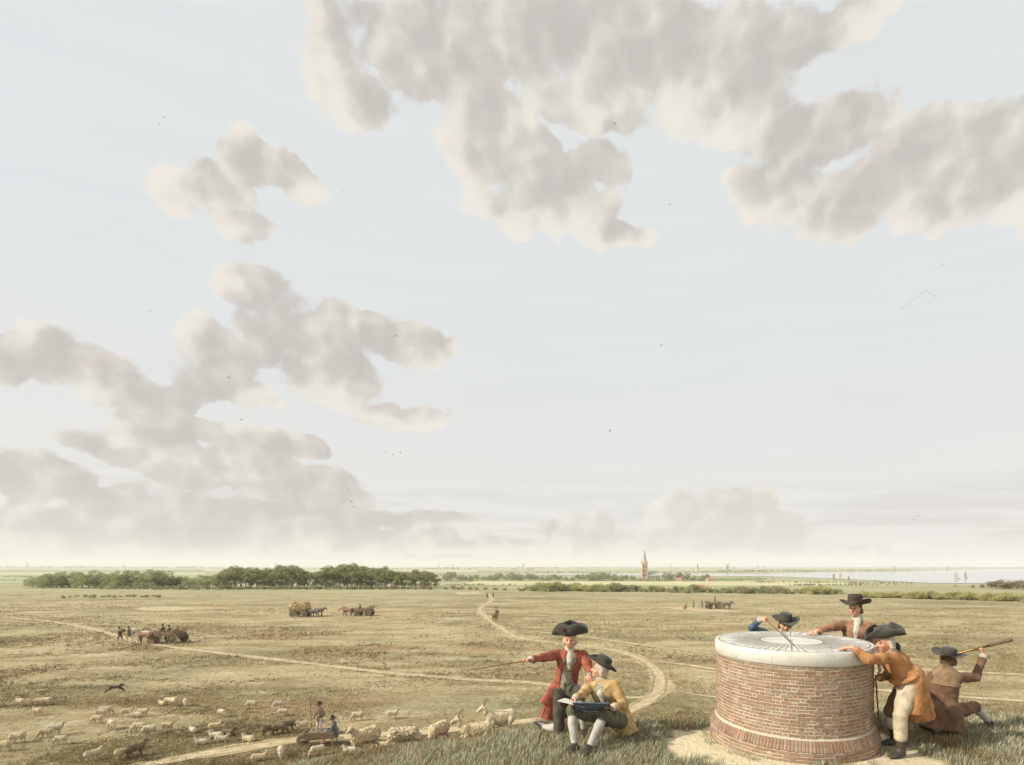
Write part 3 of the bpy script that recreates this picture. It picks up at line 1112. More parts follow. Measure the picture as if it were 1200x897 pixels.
class Sdf:
    def __init__(self, vox):
        self.vox = vox
        self.p = []

    def cap(self, a, b, ra, rb=None, k=0.02, flat=None, fs=1.0, sub=False, cut=None):
        """tapered capsule; flat: axis along which it is squeezed by fs; cut: flat ends"""
        rb = ra if rb is None else rb
        self.p.append(('cap', np.asarray(a, float), np.asarray(b, float), ra, rb, k, None if flat is None else nrm(flat), fs, sub, cut))
        return self

    def ell(self, c, r, axes=None, k=0.02, sub=False):
        """ellipsoid with half axes r along the columns given"""
        A = np.eye(3) if axes is None else np.array([nrm(x) for x in axes])
        self.p.append(('ell', np.asarray(c, float), np.asarray(r, float), A, k, sub))
        return self

    def chain(self, pts, rads, k=0.02, **kw):
        for i in range(len(pts) - 1):
            self.cap(pts[i], pts[i + 1], rads[i], rads[i + 1], k, **kw)
        return self

    def build(self, name, disp=None, smooth_it=1):
        lo, hi = np.full(3, 1e9), np.full(3, -1e9)
        boxes = []
        for p in self.p:
            if p[0] == 'cap':
                r = max(p[3], p[4])
                l, h = np.minimum(p[1], p[2]) - r, np.maximum(p[1], p[2]) + r
                k, sub = p[5], p[8]
            else:
                r = max(p[2])
                l, h = p[1] - r, p[1] + r
                k, sub = p[4], p[5]
            boxes.append((l, h, k, sub))
            if not sub:
                lo, hi = np.minimum(lo, l), np.maximum(hi, h)
        v = self.vox
        lo = lo - 3 * v
        n = np.ceil((hi - lo) / v).astype(int) + 4
        F = np.full(n, 0.5, np.float32)
        ax = [lo[i] + np.arange(n[i]) * v for i in range(3)]
        for p, (l, h, k, sub) in zip(self.p, boxes):
            m = k + 2.5 * v
            i0 = np.clip(np.floor((l - m - lo) / v).astype(int), 0, n)
            i1 = np.clip(np.ceil((h + m - lo) / v).astype(int) + 1, 0, n)
            if (i1 <= i0).any():
                continue
            sl = tuple(slice(a, b) for a, b in zip(i0, i1))
            X = ax[0][sl[0]][:, None, None].astype(np.float32)
            Y = ax[1][sl[1]][None, :, None].astype(np.float32)
            Z = ax[2][sl[2]][None, None, :].astype(np.float32)
            if p[0] == 'cap':
                _, a, b, ra, rb, k, fl, fs, _, cut = p
                dx, dy, dz = X - a[0], Y - a[1], Z - a[2]
                ba = b - a
                if fl is not None:
                    w = dx * fl[0] + dy * fl[1] + dz * fl[2]
                    g = 1.0 / fs - 1.0
                    dx, dy, dz = dx + g * w * fl[0], dy + g * w * fl[1], dz + g * w * fl[2]
                    ba = ba + g * ba.dot(fl) * fl
                L2 = ba.dot(ba) + 1e-12
                t0 = (dx * ba[0] + dy * ba[1] + dz * ba[2]) / L2
                t = np.clip(t0, 0, 1)
                d = np.sqrt((dx - t * ba[0]) ** 2 + (dy - t * ba[1]) ** 2 + (dz - t * ba[2]) ** 2) - (ra + (rb - ra) * t)
                if cut:
                    L = math.sqrt(L2)
                    if 'a' in cut:
                        d = np.maximum(d, -t0 * L)
                    if 'b' in cut:
                        d = np.maximum(d, (t0 - 1) * L)
            else:
                _, c, r, A, k, _ = p
                dx, dy, dz = X - c[0], Y - c[1], Z - c[2]
                q0 = q1 = 0
                for i in range(3):
                    e = dx * A[i, 0] + dy * A[i, 1] + dz * A[i, 2]
                    q0 = q0 + (e / r[i]) ** 2
                    q1 = q1 + (e / (r[i] * r[i])) ** 2
                q0 = np.sqrt(q0)
                d = q0 * (q0 - 1.0) / np.maximum(np.sqrt(q1), 1e-6)
            f = F[sl]
            if sub:
                d = -d
                hh = np.clip(0.5 - 0.5 * (f - d) / k, 0, 1)
                F[sl] = np.where(hh > 0, d * hh + f * (1 - hh) + k * hh * (1 - hh), f)
                F[sl] = np.maximum(F[sl], np.maximum(f, d) - 1e-9)
            else:
                hh = np.clip(0.5 + 0.5 * (f - d) / k, 0, 1)
                F[sl] = f * (1 - hh) + d * hh - k * hh * (1 - hh)
        return self._nets(name, F, lo, v, disp)

    @staticmethod
    def _nets(name, F, lo, v, disp):
        inside = F < 0
        s = inside.astype(np.int8)
        cnt = np.zeros(tuple(d - 1 for d in F.shape), np.int8)
        for a in (0, 1):
            for b in (0, 1):
                for c in (0, 1):
                    cnt += s[a:F.shape[0] - 1 + a, b:F.shape[1] - 1 + b, c:F.shape[2] - 1 + c]
        act = (cnt > 0) & (cnt < 8)
        ii = np.argwhere(act)
        vid = np.full(act.shape, -1, np.int32)
        vid[tuple(ii.T)] = np.arange(len(ii))
        acc = np.zeros((len(ii), 3))
        num = np.zeros(len(ii))
        corners = [(a, b, c) for a in (0, 1) for b in (0, 1) for c in (0, 1)]
        val = {c: F[ii[:, 0] + c[0], ii[:, 1] + c[1], ii[:, 2] + c[2]] for c in corners}
        for c in corners:
            for axis in range(3):
                if c[axis] == 0:
                    e = list(c)
                    e[axis] = 1
                    f0, f1 = val[c], val[tuple(e)]
                    cr = (f0 < 0) != (f1 < 0)
                    t = np.where(cr, f0 / np.where(cr, f0 - f1, 1), 0)
                    pt = np.tile(np.array(c, float), (len(ii), 1))
                    pt[:, axis] = t
                    acc += pt * cr[:, None]
                    num += cr
        verts = (ii + acc / num[:, None]) * v + lo
        faces = []
        for axis in range(3):
            o1, o2 = [(1, 2), (2, 0), (0, 1)][axis]
            sl0 = [slice(None)] * 3
            sl1 = [slice(None)] * 3
            sl0[axis] = slice(0, -1)
            sl1[axis] = slice(1, None)
            a, b = inside[tuple(sl0)], inside[tuple(sl1)]
            e = np.argwhere(a != b)
            flip = a[tuple(e.T)]
            ok = (e[:, o1] > 0) & (e[:, o2] > 0)
            e, flip = e[ok], flip[ok]
            d1 = np.zeros(3, int)
            d1[o1] = 1
            d2 = np.zeros(3, int)
            d2[o2] = 1
            q = np.stack([vid[tuple((e - d1 - d2).T)], vid[tuple((e - d2).T)], vid[tuple(e.T)], vid[tuple((e - d1).T)]], -1)
            q[~flip] = q[~flip][:, ::-1]
            faces.append(q)
        faces = np.concatenate(faces)
        # one light smoothing pass along the faces
        for _ in range(1):
            s_ = np.zeros_like(verts)
            c_ = np.zeros(len(verts))
            for k in range(4):
                np.add.at(s_, faces[:, k], verts[faces[:, (k + 1) % 4]] + verts[faces[:, (k + 3) % 4]])
                np.add.at(c_, faces[:, k], 2)
            verts = verts * 0.5 + 0.5 * s_ / np.maximum(c_, 1)[:, None]
        if disp is not None:
            nn = np.zeros_like(verts)
            fn = np.cross(verts[faces[:, 2]] - verts[faces[:, 0]], verts[faces[:, 3]] - verts[faces[:, 1]])
            for k in range(4):
                np.add.at(nn, faces[:, k], fn)
            nn /= np.linalg.norm(nn, axis=1)[:, None] + 1e-12
            verts = verts + nn * disp(verts)[:, None]
        return verts, faces


def folds(amp, f=28.0, seed=0):
    """cloth creases: sharp ridges running in a few directions, stronger in patches"""
    r = np.random.default_rng(seed)
    D = r.normal(0, 1, (6, 3))
    D /= np.linalg.norm(D, axis=1)[:, None]
    D[:, 2] *= 0.55
    ph = r.uniform(0, 6, 6)
    fr = f * r.uniform(0.5, 1.5, 6)
    E = r.normal(0, 1, (6, 3)) * 6.0

    def fn(v):
        w = v + 0.03 * np.sin(v[:, [1, 2, 0]] * 13 + 1.0) + 0.012 * np.sin(v[:, [2, 0, 1]] * 37)
        s = 0
        for d, p, q, e in zip(D, ph, fr, E):
            m = np.clip(0.5 + 0.9 * np.sin(v @ e + p * 2), 0, 1)
            s = s + m * (1.0 - 2.2 * np.abs(np.sin((w @ d) * q + p)) ** 0.7)
        return amp * np.clip(s / 1.6, -0.45, 0.9)
    return fn


def put(root, base, name, sdf, m, parent=None, disp=None):
    v, f = sdf.build(name, disp)
    me = mesh_np(name, v - base, f, True)
    return link(name, me, m, parent if parent is not None else root)


# fabrics
def cloth(name, r, g, b, d=0.72, scale=9):
    m = mat(name, lin(r * d, g * d, b * d), lin(r * 1.04, g * 1.04, b * 1.04), scale=scale, rough=0.92, bump=0.5, bscale=70, spec=0.12, sheen=0.1, lo=0.30, hi=0.62)
    return m


M_SKIN = mat('skin', lin(184, 132, 106), lin(218, 172, 144), scale=16, rough=0.6, spec=0.3)
M_LINEN = cloth('white_linen', 204, 196, 178, 0.82)
M_FELT = cloth('dark_felt', 84, 82, 74)
M_FELT_B = cloth('brown_felt', 78, 66, 56)
M_HAIR_W = mat('powdered_hair', lin(168, 158, 140), lin(214, 206, 190), scale=30, rough=0.8, bump=0.6, bscale=60)
M_HAIR_B = mat('brown_hair', lin(84, 66, 48), lin(116, 94, 70), scale=30, rough=0.7, bump=0.6, bscale=60)
M_SHOE = mat('dark_leather', lin(58, 52, 46), lin(78, 70, 60), scale=12, rough=0.45, spec=0.5)
M_STOCK = cloth('pale_stocking', 190, 184, 172, 0.84)
M_WOOD_STICK = mat('stick_wood', lin(112, 78, 52), lin(146, 108, 74), scale=20, rough=0.6)
M_BRASS = mat('brass', lin(132, 106, 72), rough=0.4, metal=0.7)
M_DARK = mat('dark_eye', lin(46, 36, 30), rough=0.3)
M_LIP = mat('lip', lin(176, 108, 92), rough=0.6)
M_BROW = mat('eyebrow', lin(120, 96, 74), rough=0.9)
M_REDCOAT = cloth('red_coat_cloth', 170, 98, 78)
M_REDTAIL = cloth('dark_red_lining', 116, 66, 54)
M_COLLAR = cloth('grey_green_collar', 112, 116, 108)
M_DKOLIVE = cloth('dark_olive_breeches_cloth', 84, 80, 66)
M_OLIVE = cloth('olive_breeches_cloth', 106, 106, 86)
M_OCHRE = cloth('ochre_coat_cloth', 196, 164, 112)
M_OCHRE_D = cloth('tan_coat_skirt_cloth', 148, 108, 66)
M_ORANGE = cloth('tawny_coat_cloth', 188, 134, 86)
M_BROWNCOAT = cloth('brown_coat_cloth', 164, 124, 94)
M_DKBROWN = cloth('dark_brown_coat_cloth', 126, 96, 74)
M_BLUE = cloth('blue_grey_coat_cloth', 86, 110, 124)
M_PAPER = mat('paper', lin(222, 216, 200), lin(206, 200, 184), scale=12, rough=0.9)
M_BOARD = mat('blue_board', lin(80, 94, 116), lin(104, 118, 138), scale=14, rough=0.8)
M_STRIPE = cloth('striped_waistcoat', 178, 172, 150, 0.6, 40)


def add_hand(s, wrist, hdir, palm, side, curl=0.35, spread=0.12, sc=1.0):
    """hand on an Sdf: hdir wrist to knuckles, palm = palm facing direction, side = towards the thumb"""
    h = nrm(hdir)
    pn = nrm(np.asarray(palm, float) - np.dot(palm, h) * h)
    sd = np.cross(h, pn)
    if np.dot(sd, side) < 0:
        sd = -sd
    kn = wrist + h * 0.09 * sc
    s.cap(wrist, wrist + h * 0.075 * sc, 0.029 * sc, 0.040 * sc, 0.015, flat=pn, fs=0.42)
    tips = []
    for i, (o, ln_) in enumerate(((0.030, 0.070), (0.010, 0.080), (-0.010, 0.074), (-0.029, 0.058))):
        b = kn + sd * o * sc
        d = nrm(h + sd * spread * o / 0.03)
        a = curl * (1.0 + 0.06 * i)
        pts = [b - h * 0.02]
        ang = 0.0
        seg = ln_ * sc / 2.2
        p = b
        pts.append(p)
        for j in range(3):
            ang += a * 1.15
            p = p + (d * math.cos(ang) + pn * math.sin(ang)) * seg * (1.0, 0.72, 0.55)[j]
            pts.append(p)
        s.chain(pts, [0.0095 * sc, 0.0095 * sc, 0.0088 * sc, 0.0082 * sc, 0.0072 * sc], 0.003)
        tips.append(p)
    tb = wrist + h * 0.025 * sc + sd * 0.028 * sc
    t1 = tb + (h * 0.6 + sd * 0.7 + pn * 0.25) * 0.035 * sc
    t2 = t1 + nrm(h * 0.9 + sd * 0.2 + pn * (0.3 + 0.5 * curl)) * 0.032 * sc
    t3 = t2 + nrm(h * 0.9 - sd * 0.1 + pn * (0.3 + 0.7 * curl)) * 0.026 * sc
    s.chain([tb, t1, t2, t3], [0.014 * sc, 0.0125 * sc, 0.0105 * sc, 0.009 * sc], 0.006)
    return kn + h * 0.02


def head_axes(fwd, up):
    f = nrm(fwd)
    u = nrm(np.asarray(up, float) - np.dot(up, f) * f)
    return f, u, np.cross(f, u)          # forward, up, right-hand side of the person


def person(label, J, cat='person', group=None, vox=0.0085):
    """J: joint positions (world). Returns the root and a context for clothes."""
    J = {k: np.asarray(v, float) for k, v in J.items()}
    base = J['base']
    root = empty('person', tuple(base))
    tag(root, label, cat, group)
    f, u, rt = head_axes(J['look'], J['headup'])
    H = J['head']
    lsh, rsh = J['lsh'], J['rsh']
    side = nrm(lsh - rsh)
    spine = nrm(J['neck'] - J['pelvis'])
    front = nrm(np.cross(side, spine)) * 1.0
    if np.dot(front, J['front']) < 0:
        front = -front
    s = Sdf(vox)
    # head and face
    s.ell(H + u * 0.012 - f * 0.008, (0.095, 0.112, 0.076), (f, u, rt), 0.02)
    s.ell(H - u * 0.055 + f * 0.022, (0.068, 0.062, 0.058), (f, u, rt), 0.03)
    s.ell(H - u * 0.098 + f * 0.058, (0.024, 0.020, 0.026), (f, u, rt), 0.02)     # chin
    s.cap(H + u * 0.012 + f * 0.083, H - u * 0.034 + f * 0.112, 0.010, 0.016, 0.012)   # nose
    for sg in (-1, 1):
        s.ell(H - u * 0.036 + f * 0.100 + rt * sg * 0.013, (0.012, 0.010, 0.010), (f, u, rt), 0.008)
        s.ell(H + u * 0.004 + f * 0.088 + rt * sg * 0.033, (0.016, 0.013, 0.020), (f, u, rt), 0.010, sub=True)
        s.cap(H + u * 0.026 + f * 0.084 + rt * sg * 0.015, H + u * 0.025 + f * 0.072 + rt * sg * 0.048, 0.009, 0.008, 0.012)
        s.ell(H - u * 0.03 + f * 0.055 + rt * sg * 0.042, (0.030, 0.026, 0.024), (f, u, rt), 0.02)   # cheek
        s.ell(H - u * 0.012 - f * 0.004 + rt * sg * 0.079, (0.020, 0.032, 0.010), (f, u, rt), 0.008)  # ear
    s.cap(H - u * 0.072 + f * 0.083 + rt * 0.016, H - u * 0.072 + f * 0.083 - rt * 0.016, 0.009, 0.009, 0.008)  # lips
    s.chain([H - u * 0.07 - f * 0.02, J['neck'], J['neck'] - spine * 0.05], [0.052, 0.055, 0.075], 0.03)
    # trunk
    ch = (lsh + rsh) / 2 - spine * 0.10
    s.cap(J['pelvis'], J['waist'], 0.150, 0.130, 0.05, flat=front, fs=0.72)
    s.cap(J['waist'], ch, 0.130, 0.160, 0.05, flat=front, fs=0.72)
    s.cap(lsh - side * 0.03, rsh + side * 0.03, 0.055, 0.055, 0.05)
    # limbs
    for c in 'lr':
        if c + 'el' in J:
            s.chain([J[c + 'sh'], J[c + 'el'], J[c + 'wr']], [0.052, 0.042, 0.028], 0.02)
            hd = J.get(c + 'hd', J[c + 'wr'] - J[c + 'el'])
            add_hand(s, J[c + 'wr'], hd, J[c + 'pl'], J[c + 'th'], float(J.get(c + 'cu', 0.35)), sc=1.04)
        s.chain([J[c + 'hip'], J[c + 'kn']], [0.085, 0.056], 0.04)
        s.chain([J[c + 'kn'], J[c + 'kn'] * 0.62 + J[c + 'an'] * 0.38, J[c + 'an']], [0.054, 0.054, 0.034], 0.02)
        tt = nrm(J[c + 'to'])
        dn = J.get(c + 'so', J[c + 'an'] - J[c + 'kn'])
        so = nrm(dn - np.dot(dn, tt) * tt)
        s.cap(J[c + 'an'] + so * 0.02, J[c + 'an'] + so * 0.052 + tt * 0.13, 0.028, 0.016, 0.02)
    body = put(root, base, 'body', s, M_SKIN)
    for sg in (-1, 1):
        e = MB()
        for (r0, dd) in ((0.013, 0.0),):
            e.lathe([(0.0, -0.010), (0.009, -0.006), (0.012, 0.0), (0.009, 0.006), (0.0, 0.010)], 8)
        o = e.build('eye', M_DARK, body, True)
        o.location = H + u * 0.004 + f * 0.079 + rt * sg * 0.033 - base
        b = MB()
        b.bar(H + u * 0.034 + f * 0.092 + rt * sg * 0.014 - base, H + u * 0.032 + f * 0.080 + rt * sg * 0.050 - base, 0.005, 0.003, 6)
        b.build('eyebrow', M_BROW, body)
    b = MB()
    b.bar(H - u * 0.072 + f * 0.090 + rt * 0.020 - base, H - u * 0.072 + f * 0.090 - rt * 0.020 - base, 0.0055, 0.0055, 6)
    b.build('mouth', M_LIP, body)
    return dict(root=root, base=base, J=J, f=f, u=u, rt=rt, H=H, side=side, front=front, spine=spine, ch=ch, body=body)


def coat(c, m, name='coat', open_front=0.0, cuffs=True, skirt=None, amp=0.009, seed=0, skirt_mat=None, cut_to=None, vox=0.010, infl=0.0):
    J, front, side, spine = c['J'], c['front'], c['side'], c['spine']
    s = Sdf(vox)
    i = infl
    s.cap(J['pelvis'] + spine * 0.02, J['waist'], 0.178 + i, 0.160 + i, 0.05, flat=front, fs=0.78)
    s.cap(J['waist'], c['ch'], 0.160 + i, 0.188 + i, 0.05, flat=front, fs=0.78)
    s.cap(J['lsh'] - side * 0.02 - spine * 0.01, J['rsh'] + side * 0.02 - spine * 0.01, 0.075, 0.075, 0.05)
    s.cap(J['neck'] - spine * 0.055, J['neck'] - spine * 0.01 - front * 0.012, 0.092, 0.074, 0.03, cut='b')
    for k in 'lr':
        if k + 'el' in J:
            sh, el, wr = J[k + 'sh'], J[k + 'el'], J[k + 'wr']
            mid = sh * 0.5 + el * 0.5
            w2 = el + (wr - el) * 0.86
            s.chain([sh, mid, el], [0.076, 0.070, 0.060], 0.03)
            s.cap(el, w2, 0.060, 0.047, 0.03, cut='b')
            if cuffs:
                w1 = el + (wr - el) * 0.62
                s.cap(w1, w2, 0.055, 0.058, 0.006, cut='ab')
    if skirt:
        for (a, b, ra, rb, fl, fs) in skirt:
            s.cap(a, b, ra, rb, 0.05, flat=fl, fs=fs, cut='b')
    if open_front:
        s.ell(J['waist'] + front * 0.20 - spine * 0.08, (0.17, 0.30, open_front), (front, spine, side), 0.02, sub=True)
        s.ell(c['ch'] + front * 0.19 + spine * 0.12, (0.16, 0.24, open_front * 0.85), (front, spine, side), 0.02, sub=True)
    # keep the neck free
    return put(c['root'], c['base'], name, s, m, disp=folds(amp, 30, seed))


def ruffles(c, which='lr'):
    for k in which:
        wr, el = c['J'][k + 'wr'], c['J'][k + 'el']
        s = Sdf(0.008)
        s.cap(wr + (el - wr) * 0.20, wr - (el - wr) * 0.03, 0.040, 0.050, 0.01, cut='b')
        put(c['root'], c['base'], 'shirt_cuff', s, M_LINEN, disp=folds(0.007, 90, 5))


def waistcoat(c, m, vox=0.010):
    J, front, side, spine = c['J'], c['front'], c['side'], c['spine']
    s = Sdf(vox)
    s.cap(J['pelvis'] + spine * 0.05, J['waist'], 0.160, 0.143, 0.05, flat=front, fs=0.78)
    s.cap(J['waist'], c['ch'], 0.143, 0.170, 0.05, flat=front, fs=0.76)
    return put(c['root'], c['base'], 'waistcoat', s, m, disp=folds(0.003, 40, 3))


def cravat(c, m=None):
    J, front, side, spine, f, u, H = c['J'], c['front'], c['side'], c['spine'], c['f'], c['u'], c['H']
    s = Sdf(0.008)
    s.chain([J['neck'] - spine * 0.03, J['neck'] * 0.5 + (H - u * 0.08 - f * 0.02) * 0.5, H - u * 0.095 - f * 0.015], [0.082, 0.070, 0.060], 0.02)
    a = J['neck'] + front * 0.085
    s.chain([J['neck'] + front * 0.060, a - spine * 0.05 + front * 0.02, c['ch'] + front * 0.135 + spine * 0.03, c['ch'] + front * 0.140 - spine * 0.06], [0.036, 0.046, 0.042, 0.026], 0.02, flat=front, fs=0.6)
    return put(c['root'], c['base'], 'cravat', s, m or M_LINEN, disp=folds(0.006, 70, 8))


def breeches(c, m, vox=0.010, which='lr'):
    J, front, spine = c['J'], c['front'], c['spine']
    s = Sdf(vox)
    s.cap(J['pelvis'], J['waist'] * 0.8 + J['pelvis'] * 0.2, 0.165, 0.150, 0.05, flat=front, fs=0.76)
    for k in which:
        hip, kn, an = J[k + 'hip'], J[k + 'kn'], J[k + 'an']
        s.chain([hip, hip * 0.4 + kn * 0.6, kn], [0.108, 0.090, 0.074], 0.04)
        s.cap(kn, kn + (an - kn) * 0.20, 0.072, 0.060, 0.02, cut='b')
    return put(c['root'], c['base'], 'breeches', s, m, disp=folds(0.008, 30, 5))


def stockings(c, m, name='stocking', which='lr', r=1.0):
    J = c['J']
    for k in which:
        kn, an = J[k + 'kn'], J[k + 'an']
        s = Sdf(0.008)
        s.chain([kn * 0.9 + an * 0.1, kn * 0.62 + an * 0.38, an], [0.058 * r, 0.061 * r, 0.040 * r], 0.02)
        put(c['root'], c['base'], name, s, m, disp=folds(0.002, 60, 2))


def shoes(c, m, which='lr', boot=0.0, buckle=True):
    J = c['J']
    for k in which:
        an, to = J[k + 'an'], nrm(J[k + 'to'])
        kn = J[k + 'kn']
        shin = nrm(kn - an)
        dn = J.get(k + 'so', -shin)
        sole = nrm(dn - np.dot(dn, to) * to)
        heel = an + sole * 0.045 - to * 0.035
        s = Sdf(0.008)
        s.cap(heel, an + sole * 0.050 + to * 0.12, 0.036, 0.040, 0.02, flat=sole, fs=0.75)
        s.cap(an + sole * 0.050 + to * 0.08, an + sole * 0.058 + to * 0.165, 0.042, 0.030, 0.02, flat=sole, fs=0.62)
        s.cap(an + sole * 0.005, an + sole * 0.04 + to * 0.07, 0.043, 0.036, 0.03)
        if boot:
            s.cap(an, an + shin * boot, 0.050, 0.062, 0.02, cut='b')
        o = put(c['root'], c['base'], 'boot' if boot else 'shoe', s, m)
        if buckle and not boot:
            b = MB()
            b.box(tuple(an + sole * 0.012 + to * 0.082 - c['base']), (0.034, 0.028, 0.016))
            b.build('buckle', M_BRASS, o)


def wig(c, m, queue=None, fluff=1.0, bow=None):
    f, u, rt, H = c['f'], c['u'], c['rt'], c['H']
    s = Sdf(0.009)
    s.ell(H + u * 0.030 - f * 0.028, (0.094 * fluff, 0.112, 0.088 * fluff), (f, u, rt), 0.02)
    for sg in (-1, 1):
        s.cap(H - u * 0.02 - f * 0.02 + rt * sg * 0.078, H - u * 0.055 - f * 0.03 + rt * sg * 0.080, 0.030, 0.028, 0.02)
    s.ell(H - u * 0.06 - f * 0.07, (0.045, 0.07, 0.065), (f, u, rt), 0.03)
    s.ell(H - u * 0.01 + f * 0.11, (0.075, 0.10, 0.062), (f, u, rt), 0.012, sub=True)
    if queue is not None:
        s.chain([H - u * 0.08 - f * 0.085] + [np.asarray(q, float) for q in queue], [0.034] + [0.026] * len(queue), 0.02)
    o = put(c['root'], c['base'], 'hair', s, m, disp=folds(0.004, 90, 4))
    if bow is not None:
        b = Sdf(0.008)
        q = np.asarray(bow, float)
        b.ell(q, (0.035, 0.05, 0.05), (f, u, rt), 0.01)
        b.cap(q - u * 0.03, q - u * 0.12 - f * 0.01, 0.028, 0.018, 0.02)
        put(c['root'], c['base'], 'hair_bag', b, M_FELT, o)
    return o


def hat(c, m, kind='round', brim=0.10, crown_h=0.115, rc=0.100, tilt=0.0, roll=0.0, yaw=0.0, lift=0.085, curl=None, band=True, name='hat'):
    """felt hat with a turned brim; kind decides how the brim is cocked"""
    f, u, rt, H = c['f'], c['u'], c['rt'], c['H']
    o = H + u * lift - f * 0.012
    Mx = Matrix(((rt[0], f[0], u[0]), (rt[1], f[1], u[1]), (rt[2], f[2], u[2])))
    Rm = Mx @ Matrix.Rotation(tilt, 3, 'X') @ Matrix.Rotation(roll, 3, 'Y') @ Matrix.Rotation(yaw, 3, 'Z')
    n, nb = 48, 7
    V, F = [], []

    def phi(th):
        cs, sn = math.cos(th), math.sin(th)        # th: 0 = right side, 90 = front
        if kind == 'round':
            up = curl if curl is not None else 0.45
            return 0.05 + up * abs(cs) ** 1.5, brim
        if kind == 'bicorne':                       # flaps up before and behind, points to the sides
            k = abs(sn) ** 0.55
            return 0.16 + 1.33 * k, brim * (1.15 + 0.12 * k) * (1.0 if sn > 0 else 1.12)
        if kind == 'tricorne':
            k = abs(math.sin(1.5 * (th - math.pi / 2))) ** 0.6
            return 0.15 + 1.25 * k, brim * (1.25 - 0.05 * k)
    prof = []
    # brim: upper and lower face, then the crown
    rows = []
    for j in range(nb + 1):
        rows.append(('top', j / nb))
    for tpe, s_ in rows:
        for i in range(n):
            th = 2 * math.pi * i / n
            ph, L = phi(th)
            bend = ph * (0.45 + 0.55 * s_)
            r = rc * (1.0 if abs(math.sin(th)) < 2 else 1) * 1.0 + L * s_ * math.cos(bend)
            z = L * s_ * math.sin(bend) + s_ * 0.012 * math.sin(3 * th + lift * 90) + s_ * 0.007 * math.sin(5 * th + brim * 70)
            x, y = r * math.cos(th), r * math.sin(th) * 1.10
            V.append((x, y, z))
    for j in range(nb):
        for i in range(n):
            k = (i + 1) % n
            F.append((j * n + i, j * n + k, (j + 1) * n + k, (j + 1) * n + i))
    # crown
    b0 = len(V)
    cr = [(1.0, 0.0), (0.985, 0.35), (0.97, 0.72), (0.90, 0.93), (0.70, 1.02), (0.35, 1.03)]
    for (rs, zs) in cr:
        for i in range(n):
            th = 2 * math.pi * i / n
            V.append((rc * rs * math.cos(th), rc * rs * math.sin(th) * 1.10, crown_h * zs))
    for j in range(len(cr) - 1):
        for i in range(n):
            k = (i + 1) % n
            F.append((b0 + j * n + i, b0 + j * n + k, b0 + (j + 1) * n + k, b0 + (j + 1) * n + i))
    F.append(tuple(b0 + (len(cr) - 1) * n + i for i in range(n)))
    me = bpy.data.meshes.new(name)
    me.from_pydata([tuple(Rm @ Vector(p) + Vector(o - c['base'])) for p in V], [], F)
    # give the felt its thickness
    import bmesh
    bm = bmesh.new()
    bm.from_mesh(me)
    bmesh.ops.remove_doubles(bm, verts=bm.verts, dist=1e-5)
    bmesh.ops.recalc_face_normals(bm, faces=bm.faces)
    bmesh.ops.solidify(bm, geom=list(bm.faces), thickness=0.007)
    for p in bm.faces:
        p.smooth = True
    bm.to_mesh(me)
    bm.free()
    ho = link(name, me, m, c['root'])
    if band and kind == 'round':
        V, F = [], []
        for z in (0.004, 0.028):
            for i in range(n):
                th = 2 * math.pi * i / n
                V.append((rc * 1.025 * math.cos(th), rc * 1.025 * math.sin(th) * 1.10, z))
        F = [(i, (i + 1) % n, n + (i + 1) % n, n + i) for i in range(n)]
        bme = bpy.data.meshes.new('hat_band')
        bme.from_pydata([tuple(Rm @ Vector(p) + Vector(o - c['base'])) for p in V], [], F)
        link('hat_band', bme, M_FELT_B if m is M_FELT else M_FELT, ho)
    return ho, Rm, o


def stick(label, a, b, r0, r1, m, cat='stick', name='walking_stick', group=None):
    a, b = np.asarray(a, float), np.asarray(b, float)
    mb = MB()
    n = 7
    rr = random.Random(int(a[0] * 1000))
    d = nrm(b - a)
    pts = [a + (b - a) * i / n for i in range(n + 1)]
    sd = nrm(np.cross(d, (0, 0, 1.0)) + 1e-6)
    pts = [p + sd * (rr.uniform(-0.003, 0.003) if 0 < i < n else 0) for i, p in enumerate(pts)]
    V, F = [], []
    for i, p in enumerate(pts):
        r = r0 + (r1 - r0) * i / n
        up = np.cross(sd, d)
        for k in range(8):
            t = 2 * math.pi * k / 8
            V.append(p - a + sd * r * math.cos(t) + up * r * math.sin(t))
    for i in range(n):
        for k in range(8):
            q = (k + 1) % 8
            F.append((i * 8 + k, i * 8 + q, (i + 1) * 8 + q, (i + 1) * 8 + k))
    F += [tuple(range(7, -1, -1)), tuple(range(n * 8, n * 8 + 8))]
    mb.add(V, F)
    o = mb.build(name, m, None, True, tuple(a))
    tag(o, label, cat, group)
    return o


def mz(x, y):
    return float(mound_z(x, y))


# ------------------------------------------------------------------ the six surveyors on the mound
M_CAPE = cloth('pale_brown_cape_cloth', 150, 124, 96)
M_BUFF = cloth('buff_linen', 198, 184, 156, 0.80)


def gz_(px, Y, dz):
    X = (px - PX) / FPX * Y
    return V3(X, Y, mz(X, Y) + dz)


def buttons(c, pts, r=0.011):
    for q in pts:
        b = MB()
        b.lathe([(0.0, -0.006), (r, -0.003), (r, 0.003), (0.0, 0.006)], 8, axis='Y')
        b.build('button', M_BRASS, c['root']).location = np.asarray(q) - c['base']


